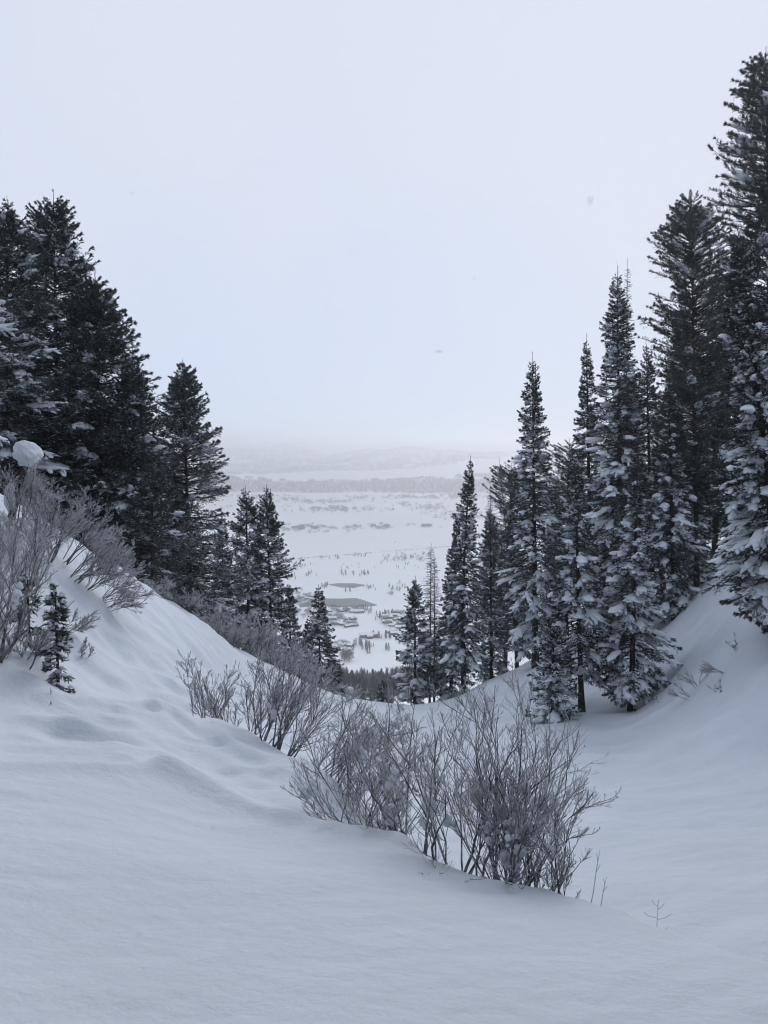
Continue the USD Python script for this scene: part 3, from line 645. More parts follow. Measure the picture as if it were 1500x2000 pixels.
def shrub_geometry(seed, h, spread=.35, lean=(0, 0), stems=9, base_r=.25, thick=.02, twig_r=.004, dens=(9, 7), up=.5, wig=.13, rime=.45):
    """Stems, each with its shoots and twigs, as a list of (v, f)."""
    g = np.random.default_rng(seed)
    a = g.uniform(0, 2 * np.pi, stems); rr = base_r * np.sqrt(g.random(stems))
    base = np.stack([rr * np.cos(a), rr * np.sin(a), np.full(stems, -.25)], -1)
    d = np.stack([np.cos(a) * spread + lean[0], np.sin(a) * spread + lean[1], np.ones(stems)], -1) + g.normal(0, .12, (stems, 3))
    L = (h + .25) * g.uniform(.62, 1.08, stems)
    bend = (lean[0] * .9, lean[1] * .9, 1.0)
    P0 = polyline(base, d, L, 9, g, up, wig, bend)
    P1, L1, i1 = children(P0, L, dens[0], .18, .97, .52, .46, 6, g, up * 1.1, .14, bend)
    P2, L2, i2 = children(P1, L1, dens[1], .1, 1.0, .62, .48, 4, g, up, .16, bend)
    P3, L3, i3 = children(P2, L2, 3, .15, .95, .7, .5, 3, g, up, .1, bend)
    i3 = i1[i2][i3]
    i2 = i1[i2]
    R0 = thick * (h / 1.6) * g.uniform(.6, 1.2, stems)[:, None] * np.linspace(1, .22, 9)
    out = []
    m2, m3 = len(P2), len(P3)
    rs = np.concatenate([g.random(m2) < .5, np.zeros(0, bool)])
    for k in range(stems):
        a1, a2, a3 = i1 == k, i2 == k, i3 == k
        stem = join([tubes(P0[k:k + 1], R0[k:k + 1], 6), tubes(P1[a1], np.tile(np.linspace(twig_r * 1.9, twig_r, 6), (a1.sum(), 1)), 4, False)])
        tw = [tubes(P2[a2], np.tile(np.linspace(twig_r * 1.25, twig_r * .8, 4), (a2.sum(), 1)), 3, False),
              tubes(P3[a3], np.tile(np.linspace(twig_r, twig_r * .75, 3), (a3.sum(), 1)), 3, False)]
        # rime and powder caught along the shoots
        for Pq, aq, nq in ((P1, a1, 5), (P2, a2, 2)):
            q = np.repeat(np.nonzero(aq)[0], nq)
            q = q[g.random(len(q)) < rime]
            if len(q):
                c, td = along(Pq, q, g.random(len(q)))
                sz = twig_r * g.uniform(1.2, 2.6, len(q))
                tw.append(blobs(c + [0, 0, 1] * sz[:, None] * .6, td, sz * g.uniform(1.5, 4.5, len(q)), sz, sz * .9))
        out.append((stem, join(tw)))
    tips = along(P1, np.arange(len(P1)), np.full(len(P1), .4))[0]
    return out, (P0, P1, tips, g)
def lump_mesh(seed, r, squash=(1, 1, .7), rough=.25, sub=3):
    m = trimesh.creation.icosphere(subdivisions=sub, radius=1.0)
    v = np.array(m.vertices)
    v = v * (1 + rough * (fbm(v * 1.3 + seed * 5.1, 3, seed) - .5) * 2)[:, None]
    v[:, 2] = np.where(v[:, 2] < 0, v[:, 2] * .75, v[:, 2])
    return v * r * np.array(squash), np.array(m.faces)
def plant_shrub(label, loc, spec, material, group, clumps=0, csize=.12, name='shrub', rz=0.0):
    parts, (P0, P1, tips, g) = shrub_geometry(**spec)
    t = thing(name, label, 'shrub', loc, rz, group=group)
    for m, tw in parts:
        s = obj('stem', m, M_STEM, t)
        obj('twigs', tw, material, s, kind='stuff')
    if clumps:
        h = spec['h']
        ok = np.nonzero((tips[:, 2] > h * .15) & (tips[:, 2] < h * .5))[0]
        for k, j in enumerate(g.choice(ok, min(clumps, len(ok)), False)):
            ax = unit(np.array([g.normal(0, .5), g.normal(0, .4), 1.0])) * csize
            ms = []
            for q in range(6):
                v, f = lump_mesh(spec['seed'] * 7 + k * 9 + q, csize * g.uniform(.25, .55), (g.uniform(.6, 1.1), .7, g.uniform(.6, 1.4)), .5, 2)
                ms.append((v + ax * (q / 2.5 - 1) + g.normal(0, csize * .22, 3), f))
            v, f = join(ms)
            obj('snow_clump', (v + tips[j], f), M_CLUMP, t, smooth=True)
    return t

GT = 'rimed shrubs of the thicket in front'
THICKET = [ # column, distance, top row, spread, lean, stems, clumps, label
    (698, 10.1, 1435, .9, (-.25, 0), 7, 1, 'small splayed shrub with dark crooked stems at the left end of the thicket'),
    (752, 10.0, 1405, .34, (.05, 0), 9, 1, 'twiggy shrub behind the snow mound, second from the left in the thicket'),
    (822, 9.35, 1385, .24, (.04, 0), 11, 2, 'upright shrub rising just right of the snow mound'),
    (900, 8.75, 1362, .22, (-.03, 0), 10, 0, 'tall shrub with the thickest dark central stem of the thicket'),
    (948, 8.5, 1400, .30, (.02, 0), 9, 1, 'wide-branching shrub in the middle of the thicket'),
    (978, 8.35, 1385, .22, (.05, 0), 10, 1, 'tall feathery shrub right of the thicket middle'),
    (1008, 8.2, 1425, .22, (.02, 0), 12, 5, 'dense shrub clogged with snow lumps near the right end of the thicket'),
    (1035, 8.05, 1450, .17, (.0, 0), 11, 3, 'brown-stemmed shrub with snow caught low, near the right end'),
    (1068, 7.9, 1500, .14, (.03, 0), 6, 0, 'narrow shrub with one dark wavy stem at the right end of the thicket'),
    (1100, 7.8, 1650, .22, (.04, 0), 5, 0, 'low twigs trailing off the right end of the thicket')]
for k, (u, Y, vt, sp, ln, ns, cl, label) in enumerate(THICKET):
    loc = spot(u, Y)
    h = float(at(u, vt, Y)[2] - loc[2])
    plant_shrub(label, loc, dict(seed=500 + k, h=h, spread=sp * .42, lean=(ln[0] * .4 - .05, 0), stems=max(4, int(ns * .8)), base_r=.15, thick=.014, twig_r=.0023, dens=(8, 7), wig=.17, rime=.6), M_TWIG, GT, cl * 2, .10)

GM = 'rimed shrubs behind the snow lip'
MID = [ # base column, base row or distance, height in rows, spread, lean, stems, dens, clumps, label
    (398, 17.2, 105, .35, (-.05, 0), 7, 0, 'sparse upright shrub at the left end of the snow lip'),
    (432, 17.4, 90, .3, (.1, 0), 7, 0, 'short thin shrub beside the sparse upright one'),
    (468, 17.2, 95, .3, (.25, 0), 6, 0, 'short shrub left of the big leaning one on the snow lip'),
    (512, 15.6, 135, .35, (.35, 0), 12, 1, 'big dark shrub leaning right, with snow lying along its stems'),
    (548, 15.2, 145, .3, (.5, 0), 12, 2, 'full shrub bent to the right on the snow lip, beside the big dark one'),
    (612, 13.7, 110, .2, (.95, 0), 7, 1, 'shrub with stems arching low to the right over the snow'),
    (655, 13.5, 125, .35, (.65, 0), 10, 1, 'twiggy shrub at the corner where the snow lip ends'),
    (700, 13.2, 130, .35, (.35, 0), 9, 0, 'fine-twigged shrub behind the small splayed one'),
    (760, 13.4, 160, .3, (.2, 0), 9, 0, 'fine grey shrub behind the thicket, seen through its twigs')]
for k, (u, Y, hp, sp, ln, ns, cl, label) in enumerate(MID):
    loc = spot(u, Y)
    plant_shrub(label, loc, dict(seed=540 + k, h=hp / FPX * Y * (1.15 + .4 * ln[0]), spread=sp, lean=ln, stems=ns, base_r=.22, thick=.017, twig_r=.0034, dens=(9, 6)), M_TWIG, GM, cl, .16)

GB = 'rimed shrubs on the left bank'
BANK = [ # base column, base row, height in rows, spread, lean, stems, clumps, label
    (-35, 1285, 290, .4, (.05, 0), 14, 2, 'large pale shrub mass cut by the left edge, low down'),
    (18, 1290, 150, .5, (.05, 0), 11, 1, 'wide rimed shrub in front of the young dark fir'),
    (-10, 1200, 220, .4, (.1, 0), 12, 1, 'pale shrub above the low mass at the left edge'),
    (60, 1285, 80, .5, (.2, 0), 7, 1, 'low shrub at the foot of the young firs'),
    (45, 1090, 150, .45, (.1, 0), 11, 0, 'pale shrub below the snow-capped stump'),
    (80, 1080, 150, .42, (.25, 0), 12, 0, 'full rounded shrub leaning out below the dark firs'),
    (112, 1085, 125, .35, (.5, 0), 10, 0, 'grey shrub leaning right above the bare bank'),
    (20, 1020, 130, .5, (.1, 0), 12, 0, 'shrub behind the snow-capped stump'),
    (75, 1000, 125, .5, (.2, 0), 12, 0, 'airy shrub right of the snow-capped stump'),
    (140, 1125, 110, .35, (1.1, 0), 9, 0, 'shrub pressed flat to the right at the top of the bare bank'),
    (165, 1140, 90, .35, (1.3, 0), 8, 0, 'sprawling twigs right of the flattened shrub'),
    (192, 1163, 80, .3, (1.5, 0), 7, 0, 'fan of twigs lying downslope, lower of two'),
    (205, 1180, 55, .3, (1.7, 0), 6, 0, 'lowest fan of twigs on the bare bank'),
    (122, 1222, 40, .3, (1.4, 0), 6, 0, 'small twig fan beside the young fir'),
    (155, 1268, 22, .6, (.3, 0), 5, 0, 'small twig tuft poking from a snow hummock'),
    (225, 1120, 70, .5, (.3, 0), 9, 0, 'brown shrub on the bank crest under the dark firs'),
    (195, 1105, 85, .5, (.4, 0), 10, 0, 'grey-brown shrub left of the crest under the dark firs')]
for k, (u, v, hp, sp, ln, ns, cl, label) in enumerate(BANK):
    loc = hit(max(u, -60), v); Y = loc[1]
    plant_shrub(label, loc, dict(seed=580 + k, h=hp / FPX * Y * (.88 + .25 * ln[0]), spread=sp, lean=ln, stems=ns, base_r=.35 if hp > 100 else .15, thick=.02 if hp > 100 else .014, twig_r=.0037, dens=(11, 7), up=.4, wig=.16), M_TWIG_FAR, GB, cl, .17)

GC = 'brown brush along the left crest'
first = None
for k, (u, Y, hp) in enumerate([(415, 45, 55), (445, 48, 70), (470, 50, 75), (495, 52, 75), (520, 55, 70), (548, 58, 62), (575, 61, 60), (600, 66, 48), (360, 41, 45), (310, 37, 40), (635, 72, 40), (690, 80, 22), (735, 88, 16)]):
    loc = spot(u, Y)
    h = hp / FPX * Y
    label = ['brown brush at the left foot of the pair of spruces', 'brown brush under the left spruce of the pair', 'tall brown brush right before the left spruce of the pair', 'brown brush below the gap between the pair of spruces', 'brown brush before the right spruce of the pair', 'brown brush just right of the pair of spruces', 'brown brush under the short narrow fir', 'brown brush left of the sharp spiked fir', 'brown brush under the open grey-green fir', 'brown brush on the crest below the low bushy fir', 'brown brush right of the sharp spiked fir', 'low brush along the lip of the saddle', 'last low brush before the notch of the saddle'][k]
    if first is None:
        first = plant_shrub(label, loc, dict(seed=640, h=1.6, spread=.55, stems=14, base_r=.5, thick=.02, twig_r=.008, dens=(12, 8)), M_TWIG_FAR, GC, 0, name='brush')
        H1 = 1.6
    else:
        dup(first, label, loc, 57.0 * k, h / H1 * .92, GC)

GS = 'sparse twigs on the right bank'
for k, (u, v, hp, ln, label) in enumerate([(1422, 1308, 40, -1.6, 'largest fan of bare twigs lying on the right snow bank'), (1368, 1338, 45, -.9, 'bare twigs just left of the largest fan on the right bank'),
        (1350, 1360, 30, -1.4, 'lowest sparse twigs on the right bank'), (1410, 1345, 16, -1.2, 'small twig lying on the right bank'), (1440, 1262, 16, -.8, 'tiny twig high on the right bank'),
        (1010, 1345, 24, -.8, 'faint twig tuft on the snow below the slender snowy firs'), (975, 1368, 20, -.9, 'second faint twig tuft on the snow below the firs'), (1290, 1372, 20, .6, 'twigs at the foot of the forked snowy fir'), (95, 1366, 16, 1.2, 'two crossed twigs sticking out of the smooth snow')]):
    loc = hit(u, v)
    plant_shrub(label, loc, dict(seed=660 + k, h=hp / FPX * loc[1] * 1.5, spread=.5, lean=(ln, 0), stems=4 if k < 8 else 2, base_r=.2, thick=.012, twig_r=.007 if loc[1] > 20 else .005, dens=(5, 3) if k < 8 else (1, 1), up=.2), M_TWIG, GS, 0, name='twigs')

# lone sapling and two sticks at the edge of the slope
def sticks(name, label, loc, lines, r, mats, category):
    t = thing(name, label, category, loc)
    for k, ln in enumerate(lines):
        ln = np.array(ln, float)
        obj('stem' if k == 0 else 'twig', tubes(ln[None], np.linspace(r if k == 0 else r * .6, r * .35, len(ln))[None], 5), mats, t)
    return t
p = spot(1282, 7.0); hh = float(at(1280, 1757, 7.0)[2] - p[2])
ls = [[(0, 0, -.2), (.004, 0, hh * .3), (-.006, 0, hh * .6), (0, 0, hh)]]
for a, s, ln in [(.32, 1, .30), (.34, -1, .25), (.5, 1, .34), (.52, -1, .30), (.70, 1, .42), (.72, -1, .40), (.86, 1, .2), (.9, -1, .16)]:
    ls.append([(0, 0, hh * a), (s * hh * ln * .3, .01, hh * (a + .02)), (s * hh * ln * .5, .02, hh * (a + .07))])
sticks('sapling', 'tiny rimed sapling with short side twigs alone at the slope edge', p, ls, .006, M_TWIG, 'sapling')
for u0, Y, u1, v1, label in [(1150, 7.45, 1172, 1660, 'long bare stick leaning right beyond the thicket end'), (1166, 7.4, 1185, 1712, 'short bare stick right of the long leaning one')]:
    p = spot(u0, Y); q = at(u1, v1, Y) - p
    sticks('bare_stick', label, p, [[(-q[0] * .3, 0, -.2), q * .3 + [.012, 0, 0], q * .7, q], [q * .62, q * .75 + [.03, 0, .01]], [q * .8, q * .92 + [-.02, .01, .01]]], .006, M_TWIG, 'stick')

# snow-capped stump on the left bank
p = hit(18, 1010); Y = p[1]
st = thing('stump', 'broken stump wearing a tall round cap of snow on the left bank', 'stump', p)
tp = at(52, 905, Y) - p
obj('trunk', tubes(np.array([[(-.02, 0, -.4), tp * .35, tp * .7, tp]]), np.array([[.13, .10, .085, .08]]), 8), M_BARK, st, smooth=True)
w = 24 / FPX * Y
ms = []
for q, (ox, oz, sx, sz, rg) in enumerate([(0, 0, 1.0, 1.12, .42), (.22, -.32, .72, .80, .4), (-.12, -.62, .5, .5, .5), (.38, -.80, .3, .45, .5)]):
    v, f = lump_mesh(41 + q, w, (sx, sx, sz), rg, 4 if q == 0 else 3)
    v[:, 0] -= .16 * np.maximum(v[:, 2], 0)
    ms.append((v + [ox * w, [0, .1, -.1, .05][q] * w, oz * w], f))
v, f = join(ms)
obj('snow_cap', (v + (at(54, 888, Y) - p), f), M_CLUMP, st, smooth=True)
v, f = lump_mesh(8, 1.0, (.5 * w, .5 * w, 1.3 * w), .2, 3)
obj('snow_plaster', (v + tp * .35 + [-.12, -.05, 0], f), M_CLUMP, st, smooth=True)

# ------------------------------------------------------------------ the valley: ponds, road hedge, trees, chalets
def floor_at(u, v):
    r = ray(u, v)
    k = FLOOR / r[..., 2]
    p = r * k[..., None]
    return p
def far_ground(x, y):
    return far_height(np.asarray(x, float), np.asarray(y, float))
M_ICE = mat('pond_ice', {'g': ('geometry', {}), 'n': ('noise_texture', {'scale': .02, 'detail': 4.0}), 'r': ('rgb_ramp', {'ramp': [(.35, (.045, .055, .065)), (.7, (.10, .115, .13))]}),
    'p': ('principled_bsdf', {'roughness': .6})}, [('g.position', 'n.vector'), ('n.fac', 'r.fac'), ('r.color', 'p.base_color')])
def flat(name, uv, z, m, **tags):
    from shapely.geometry import Polygon
    p = floor_at(*np.array(uv, float).T)
    poly = Polygon(p[:, :2]).buffer(6).buffer(-3)
    e = trimesh.creation.extrude_polygon(poly, .3)
    e.apply_translation([0, 0, FLOOR + z])
    return obj(name, e, m, **tags)
flat('pond', [(644, 1142), (660, 1140), (690, 1140), (712, 1143), (698, 1146), (690, 1148), (668, 1147)], .7, M_ICE, kind='structure')
flat('pond', [(598, 1166), (612, 1166), (640, 1170), (668, 1170), (694, 1169), (708, 1173), (734, 1182), (722, 1184), (690, 1184), (668, 1186), (640, 1184), (612, 1176)], .7, M_ICE, kind='structure')
flat('pond', [(586, 1181), (600, 1177), (611, 1180), (607, 1184), (588, 1186)], .7, M_ICE, kind='structure')

def far_conifer_mesh(seed, fine=True):
    G = conifer(seed=seed + 400, h=15, r=2.5, cb=.06, style='spire' if seed % 2 else 'fir', snow=0, step=.65 if fine else 1.6, tufts=4, tuft=3.0 if fine else 5, dens=.6)
    v, f = join([G['needles'], G['trunk']])
    return v / 15, f
def far_bare_mesh(seed, n=150):
    g = np.random.default_rng(seed)
    d = unit(g.normal(0, 1, (n, 3)) * [1, 1, .8]); r = g.random(n) ** .45
    c = d * r[:, None] * [.36, .36, .36] + [0, 0, .58]
    e = c + unit(d + [0, 0, .7]) * .20
    w = unit(np.cross(e - c, g.normal(0, 1, (n, 3)))) * .016
    v = np.stack([c - w, c + w, e], 1).reshape(-1, 3)
    return v, np.arange(3 * n).reshape(-1, 3)
def trunk_mesh(r, h):
    return tubes(np.array([[(0, 0, -.05), (0, 0, h)]]), np.array([[r, r * .5]]), 5)
FAR = {}
def far_tree(kind, label, p, h, group, rz, wide=1.0):
    key = (kind, int(rz) % 3)
    sc = (h * wide, h * wide, h)
    if key in FAR:
        return dup(FAR[key], label, p, rz, sc, group)
    t = thing('conifer' if kind == 'c' else 'bare_tree', label, 'tree', p, rz, sc, group)
    obj('trunk', trunk_mesh(.02, .3 if kind == 'c' else .6), M_BARK, t)
    obj('crown', far_conifer_mesh(key[1]) if kind == 'c' else far_bare_mesh(key[1]), M_FAR_FIR if kind == 'c' else M_FAR_TWIG, t)
    FAR[key] = t
    return t
gv = np.random.default_rng(77)
# clusters: kind, centre column, row, half width, half height, count, tree height, label, group
CL = [
    ('c', 575, 1096, 22, 3, 12, 12, 'small conifer in the row below the straight road hedge', 'conifers along the road hedge'),
    ('c', 645, 1090, 20, 2.5, 12, 12, 'small conifer in the row below the straight road hedge', 'conifers along the road hedge'),
    ('c', 700, 1087, 14, 2, 12, 12, 'small conifer in the row below the straight road hedge', 'conifers along the road hedge'),
    ('b', 800, 1090, 42, 7, 40, 12, 'bare tree in the dense patch right of the road hedge', 'bare trees right of the road hedge'),
    ('c', 775, 1092, 30, 6, 18, 11, 'small conifer in the dense patch right of the road hedge', 'conifers right of the road hedge'),
    ('c', 690, 1106, 130, 6, 26, 12, 'lone small conifer on the open snow above the ponds', 'conifers on the open snow above the ponds'),
    ('c', 690, 1121, 26, 4, 12, 15, 'conifer of the little grove above the small pond', 'conifers above the small pond'),
    ('c', 715, 1122, 8, 2, 7, 14, 'conifer of the little grove above the small pond', 'conifers above the small pond'),
    ('c', 605, 1122, 14, 4, 8, 13, 'conifer on the flats left of the small pond', 'conifers left of the small pond'),
    ('c', 565, 1128, 16, 4, 8, 14, 'conifer on the flats left of the small pond', 'conifers left of the small pond'),
    ('c', 634, 1146, 10, 4, 8, 14, 'conifer beside the tip of the small pond', 'conifers beside the ponds'),
    ('c', 722, 1150, 12, 6, 9, 13, 'conifer right of the small pond', 'conifers right of the small pond'),
    ('c', 680, 1156, 8, 2, 5, 13, 'conifer between the two ponds', 'conifers between the ponds'),
    ('c', 776, 1147, 16, 8, 14, 14, 'conifer on the right flats beside the ragged short fir', 'conifers on the right flats'),
    ('b', 764, 1162, 8, 1, 4, 12, 'round bare tree on the right flats', 'bare trees on the right flats'),
    ('b', 590, 1172, 25, 10, 26, 13, 'bare tree among the chalets left of the large pond', 'bare trees left of the large pond'),
    ('c', 580, 1160, 14, 6, 8, 14, 'conifer above the large pond', 'conifers above the large pond'),
    ('b', 665, 1193, 48, 4, 34, 13, 'bare tree on the near shore of the large pond', 'bare trees on the near shore of the large pond'),
    ('b', 590, 1200, 24, 8, 18, 14, 'bare tree below the large pond at left', 'bare trees below the large pond'),
    ('c', 712, 1194, 22, 5, 14, 13, 'conifer right of the pond shore', 'conifers right of the pond shore'),
    ('c', 750, 1206, 18, 8, 22, 14, 'conifer among the chalets at right', 'conifers among the right chalets'),
    ('b', 775, 1212, 30, 14, 26, 13, 'bare tree among the chalets at right', 'bare trees among the right chalets'),
    ('b', 662, 1216, 34, 10, 30, 14, 'bare tree among the middle chalets', 'bare trees among the middle chalets'),
    ('c', 744, 1246, 20, 2, 14, 15, 'conifer of the row beside the long lodge', 'conifers in the row beside the long lodge'),
    ('c', 706, 1265, 18, 8, 14, 15, 'conifer below the long lodge', 'conifers below the long lodge'),
    ('c', 722, 1270, 8, 8, 8, 15, 'conifer below the long lodge', 'conifers below the long lodge'),
    ('c', 756, 1270, 4, 2, 3, 16, 'one of the three conifers right below the lodge', 'three conifers right below the lodge'),
    ('b', 660, 1265, 18, 8, 14, 12, 'bare tree among the lower left chalets', 'bare trees among the lower left chalets'),
    ('b', 680, 1294, 11, 4, 10, 22, 'bare tree of the round grove above the dark forest', 'bare trees in the round grove'),
]
for kind, cu, cv, hu, hv, n, th_, label, grp in CL:
    for _ in range(n):
        u, v = cu + gv.uniform(-hu, hu), cv + gv.uniform(-hv, hv)
        p = floor_at(np.array(u), np.array(v))
        far_tree(kind, label, (p[0], p[1], far_ground(p[0], p[1]) - .2), th_ * gv.uniform(.55, 1.2), grp, gv.uniform(0, 360), 1.0 if kind == 'c' else 1.3)

# dark forest below the saddle
stf = []
for k in range(620):
    u = gv.uniform(640, 870); Y = gv.uniform(760, 1150) if k < 110 else gv.uniform(190, 1150)
    x = (u - 750) / FPX * Y
    z = float(far_ground(x, Y))
    if k >= 110:
        stf.append((x, Y, z - .5))
        continue
    far_tree('c' if gv.random() < .75 else 'b', 'conifer of the dark forest on the mountainside below the saddle', (x, Y, z - .5), gv.uniform(17, 30) * (1 + .25 * (u > 770)), 'forest below the saddle', gv.uniform(0, 360), gv.uniform(.9, 1.3))

FIN = stf
# masses far out: woods that read as one tone
def scatter_stuff(name, label, pts, hs, proto_mesh, material, seed):
    g = np.random.default_rng(seed)
    pi = UsdGeom.PointInstancer.Define(stage, numbered('/World', name))
    pr = usdkit.mesh(stage, f'{pi.GetPath()}/tree', proto_mesh, material)
    pi.CreatePrototypesRel().AddTarget(pr.GetPath())
    pi.CreateProtoIndicesAttr([0] * len(pts))
    pi.CreatePositionsAttr(Vt.Vec3fArray.FromNumpy(np.asarray(pts, np.float32)))
    wd = 1.0 if name != 'distant_woods' else 1.5
    pi.CreateScalesAttr(Vt.Vec3fArray.FromNumpy(np.stack([hs * wd, hs * wd, hs], -1).astype(np.float32)))
    a = g.uniform(0, np.pi, len(pts))
    pi.CreateOrientationsAttr([Gf.Quath(float(math.cos(x)), 0, 0, float(math.sin(x))) for x in a])
    tag(pi, label, 'woodland', kind='stuff')
scatter_stuff('slope_forest', 'dark forest filling the mountainside below the saddle', np.array(FIN), np.interp(np.array(FIN)[:, 1], [200, 900], [8, 24]) * gv.uniform(.6, 1.15, len(FIN)), far_conifer_mesh(7), M_FAR_FIR, 8)
BANDS = [(590, 1033, 75, 6, 330), (690, 1032, 16, 4, 60), (740, 1030, 22, 5, 110), (825, 1028, 30, 2.5, 70), (660, 995, 90, 5, 420), (620, 980, 110, 4, 300), (480, 992, 40, 5, 120),
         (840, 994, 50, 9, 200), (790, 985, 20, 5, 60), (720, 972, 60, 4, 160), (850, 971, 110, 4, 700), (480, 970, 90, 3, 300), (560, 976, 60, 3, 200), (920, 1010, 60, 10, 200)]
pts, hs = [], []
for cu, cv, hu, hv, n in BANDS:
    uu = cu + np.clip(gv.normal(0, .5, n), -1.2, 1.2) * hu; vv = cv + gv.normal(0, .55, n) * hv
    p = floor_at(uu, vv); p[:, 2] = far_ground(p[:, 0], p[:, 1]) - .3
    ok = noise(np.stack([uu / 9, vv / 3.5, 0 * uu], -1), 4) > .42
    p = p[ok]; pts.append(p); hs.append(gv.uniform(7, 17, len(p)))
scatter_stuff('distant_woods', 'hazy bare woods in strips across the far valley floor', np.vstack(pts), np.concatenate(hs), far_bare_mesh(1), M_FAR_TWIG, 3)
n = 420
q = np.sort(gv.random(n)); a, b = floor_at(np.array(430.), np.array(1104.)), floor_at(np.array(1010.), np.array(1058.))
p = a[None] * (1 - q[:, None]) + b[None] * q[:, None]; p[:, 1] += gv.normal(0, 3, n); p[:, 2] = FLOOR
scatter_stuff('road_hedge', 'thin straight line of roadside brush across the valley floor', p, gv.uniform(3, 5.5, n) * 1.0, far_bare_mesh(2), M_FAR_TWIG, 4)
# the forest on the bluff and foothills
def hill_trees(y0, y1, n, lo, thr):
    Yf = gv.uniform(y0, y1, n); X = gv.uniform(-.30, .30, n) * Yf
    H = far_ground(X, Yf)
    e = np.hypot(far_ground(X + 40, Yf) - H, far_ground(X, Yf + 40) - H) / 40
    keep = (e > lo) & (fbm(np.stack([X, Yf, 0 * X], -1) / 600, 3, 8) > thr)
    return np.stack([X, Yf, H - 1], -1)[keep]
P3 = np.vstack([hill_trees(6900, 7900, 26000, .09, .22), hill_trees(9200, 12500, 26000, .035, .40)])
scatter_stuff('hill_forest', 'hazy forest covering the bluff and foothills across the valley', P3, gv.uniform(14, 24, len(P3)), far_conifer_mesh(5, False), M_FAR_FIR, 6)

# chalets
M_WALL = mat('chalet_wood', {'o': ('object_info', {}), 'r': ('rgb_ramp', {'ramp': [(0, (.055, .042, .036)), (.5, (.10, .085, .075)), (1, (.16, .15, .14))]}), 'p': ('principled_bsdf', {'roughness': .8})}, [('o.random', 'r.fac'), ('r.color', 'p.base_color')])
M_GLASS = mat('dark_windows', {'p': ('principled_bsdf', {'base_color': (.03, .035, .045), 'roughness': .2})}, [])
def box(x0, x1, y0, y1, z0, z1):
    m = trimesh.creation.box(bounds=[(x0, y0, z0), (x1, y1, z1)])
    return np.array(m.vertices), np.array(m.faces)
def gable(L, Wd, z, rise, over, th):
    x = L / 2 + over; y = Wd / 2 + over
    s = np.array([(-y, z - rise * over / (Wd / 2)), (0, z + rise), (y, z - rise * over / (Wd / 2))])
    pr = np.vstack([s, s[::-1] + [0, th]])
    v = np.array([(xx, a, b) for xx in (-x, x) for a, b in pr]); n = 6
    f = []
    for k in range(n):
        k2 = (k + 1) % n
        f += [[k, k + n, k2 + n], [k, k2 + n, k2]]
    for o, fl in ((0, 1), (n, 0)):
        for t in ([0, 1, 5], [1, 4, 5], [1, 2, 4], [2, 3, 4]):
            f.append([o + i for i in (t if fl else t[::-1])])
    return v, np.array(f)
PROTO = {}
def chalet(p, L, Wd, hh, rz, label, group, kind=0):
    if kind in PROTO:
        s = L / PROTO[kind][1]
        return dup(PROTO[kind][0], label, p, rz, s, group)
    t = thing('chalet', label, 'house', p, rz, group=group)
    gv_, gf_ = gable(L, Wd, hh, Wd * .28, -.02, .02)
    obj('wall', join([box(-L / 2, L / 2, -Wd / 2, Wd / 2, -1, hh)]), M_WALL, t)
    for sx in (-1, 1):
        v = np.array([(sx * L / 2, -Wd / 2, hh + .01), (sx * L / 2, Wd / 2, hh + .01), (sx * L / 2, 0, hh + Wd * .28)]); v2 = v - [sx * .3, 0, 0]
        obj('gable_end', (np.vstack([v, v2]), np.array([[0, 1, 2], [5, 4, 3], [0, 3, 4], [0, 4, 1], [1, 4, 5], [1, 5, 2], [2, 5, 3], [2, 3, 0]])), M_WALL, t)
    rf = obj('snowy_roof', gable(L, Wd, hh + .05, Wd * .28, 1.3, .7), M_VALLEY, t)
    obj('chimney', box(L * .2, L * .2 + 1.4, 1, 2.4, hh, hh + Wd * .28 + 2.2), M_WALL, rf)
    for k in range(5 if kind else 3):
        x = -L / 2 + L * (k + .5) / (5 if kind else 3)
        obj('window', box(x - 1, x + 1, -Wd / 2 - .06, -Wd / 2 + .2, hh * .45, hh * .8), M_GLASS, t)
    if kind == 2:
        obj('wing', box(-L * .15, L * .15, -Wd / 2 - 9, -Wd / 2 - .1, -1, hh * .8), M_WALL, t)
        v, f = gable(L * .3, 9, hh * .8, 3, 1, .7)
        obj('wing_roof', (v - [0, Wd / 2 + 4.5, 0], f), M_VALLEY, t)
    PROTO[kind] = (t, L)
    return t
HOUSES = [(720, 1245, 38, 13, 8, 14, 'long lodge with a dark front beside the row of conifers', 2)]
for grp, cu, cv, hu, hv, n in (('left of the large pond', 588, 1170, 26, 8, 14), ('on the near shore of the large pond', 668, 1193, 34, 4, 11), ('among the middle trees', 662, 1217, 34, 9, 16),
                               ('among the trees at right', 776, 1212, 26, 16, 24), ('in the lower left hamlet', 660, 1266, 20, 9, 18), ('right of the long lodge', 770, 1240, 22, 8, 5)):
    for k in range(n):
        HOUSES.append((cu + gv.uniform(-hu, hu), cv + gv.uniform(-hv, hv), gv.uniform(13, 21), 9, 5.5, gv.uniform(-50, 50), 'snow-roofed chalet ' + grp, 0 if gv.random() < .6 else 1))
for u, v, L, Wd, hh, rz, label, kind in HOUSES:
    p = floor_at(np.array(u), np.array(v))
    chalet((p[0], p[1], float(far_ground(p[0], p[1]))), L if kind != 1 else L * 1.1, Wd, hh, rz, label, 'chalets ' + label[19:] if kind != 2 else None, kind)

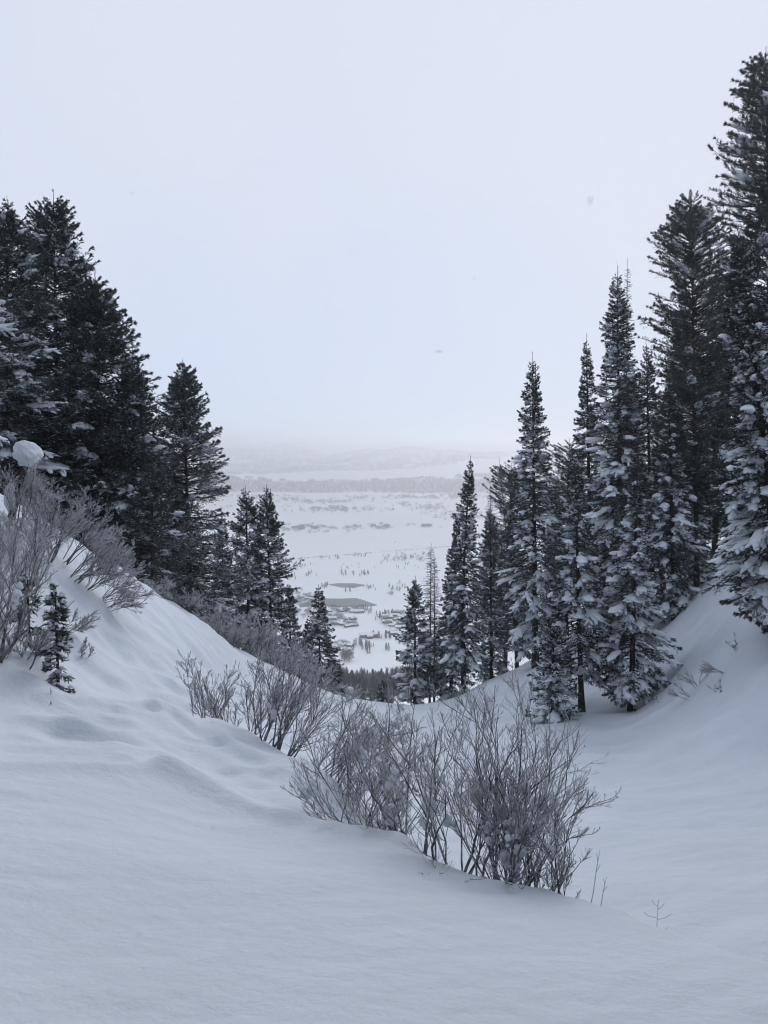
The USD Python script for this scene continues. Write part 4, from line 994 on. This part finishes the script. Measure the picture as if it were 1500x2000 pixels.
# ------------------------------------------------------------------ flakes in the air
gs = np.random.default_rng(9)
for k, (u, v, Y, s) in enumerate([(1155, 393, .75, .0052), (855, 686, .8, .0038), (258, 377, 1.1, .0035), (926, 545, 1.2, .0032), (774, 1060, 1.0, .0042), (420, 1617, .7, .005), (375, 1548, .8, .0045), (408, 1690, .8, .004), (275, 1825, .6, .0045)]):
    ms = []
    for _ in range(3):
        c = gs.normal(0, s * .28, 3) * [1.1, .5, .8]
        vv, ff = lump_mesh(int(gs.integers(99)), s * gs.uniform(.35, .6), (1, .7, .8), .4, 2)
        ms.append((vv + c, ff))
    o = obj('snowflake', join(ms), M_FLAKE, smooth=True)
    UsdGeom.Xformable(o).AddTranslateOp().Set(Gf.Vec3d(*map(float, at(u, v, Y))))
    tag(o, 'ragged snowflake drifting in the air', 'snowflake', 'snowflakes in the air')

# the same forest goes on uphill and to both sides of the run, out of the picture
go = np.random.default_rng(21)
src = conifer(seed=900, h=20, r=2.9, cb=.06, style='fir', snow=0, tufts=5, step=.4, dens=.8)
Q = []
while len(Q) < 330:
    a = go.uniform(-math.pi, math.pi); d = go.uniform(9, 70)
    x, y = d * math.sin(a), d * math.cos(a)
    if abs(x) < .62 * y + 5 and y > -2 or (y <= -2 and abs(x) < 6 and y > -10):
        continue
    Q.append((x, y))
Q = np.array(Q)
inb = (Q[:, 1] > -13.5) & (np.abs(Q[:, 0]) < (np.maximum(Q[:, 1], 0) * .72 + 9) * 1.25)
qz = np.where(inb, near_height(Q[:, 0], Q[:, 1]), 0)
tree_ = cKDTree(np.stack([OX.ravel(), OY.ravel()], -1))
dd, ii = tree_.query(Q, k=3)
qz = np.where(inb, qz, np.where(np.hypot(*Q.T) > 60, OZ.ravel()[ii].mean(1), base_height(np.clip(Q[:, 0], -90, 90), np.maximum(Q[:, 1], -13.9))))
scatter_stuff('surrounding_forest', 'dark conifer forest on both sides of the run and uphill', np.column_stack([Q, qz - .5]), go.uniform(.8, 1.25, len(Q)), join([src['needles'], src['branch'], src['trunk']]), M_FIR, 22)
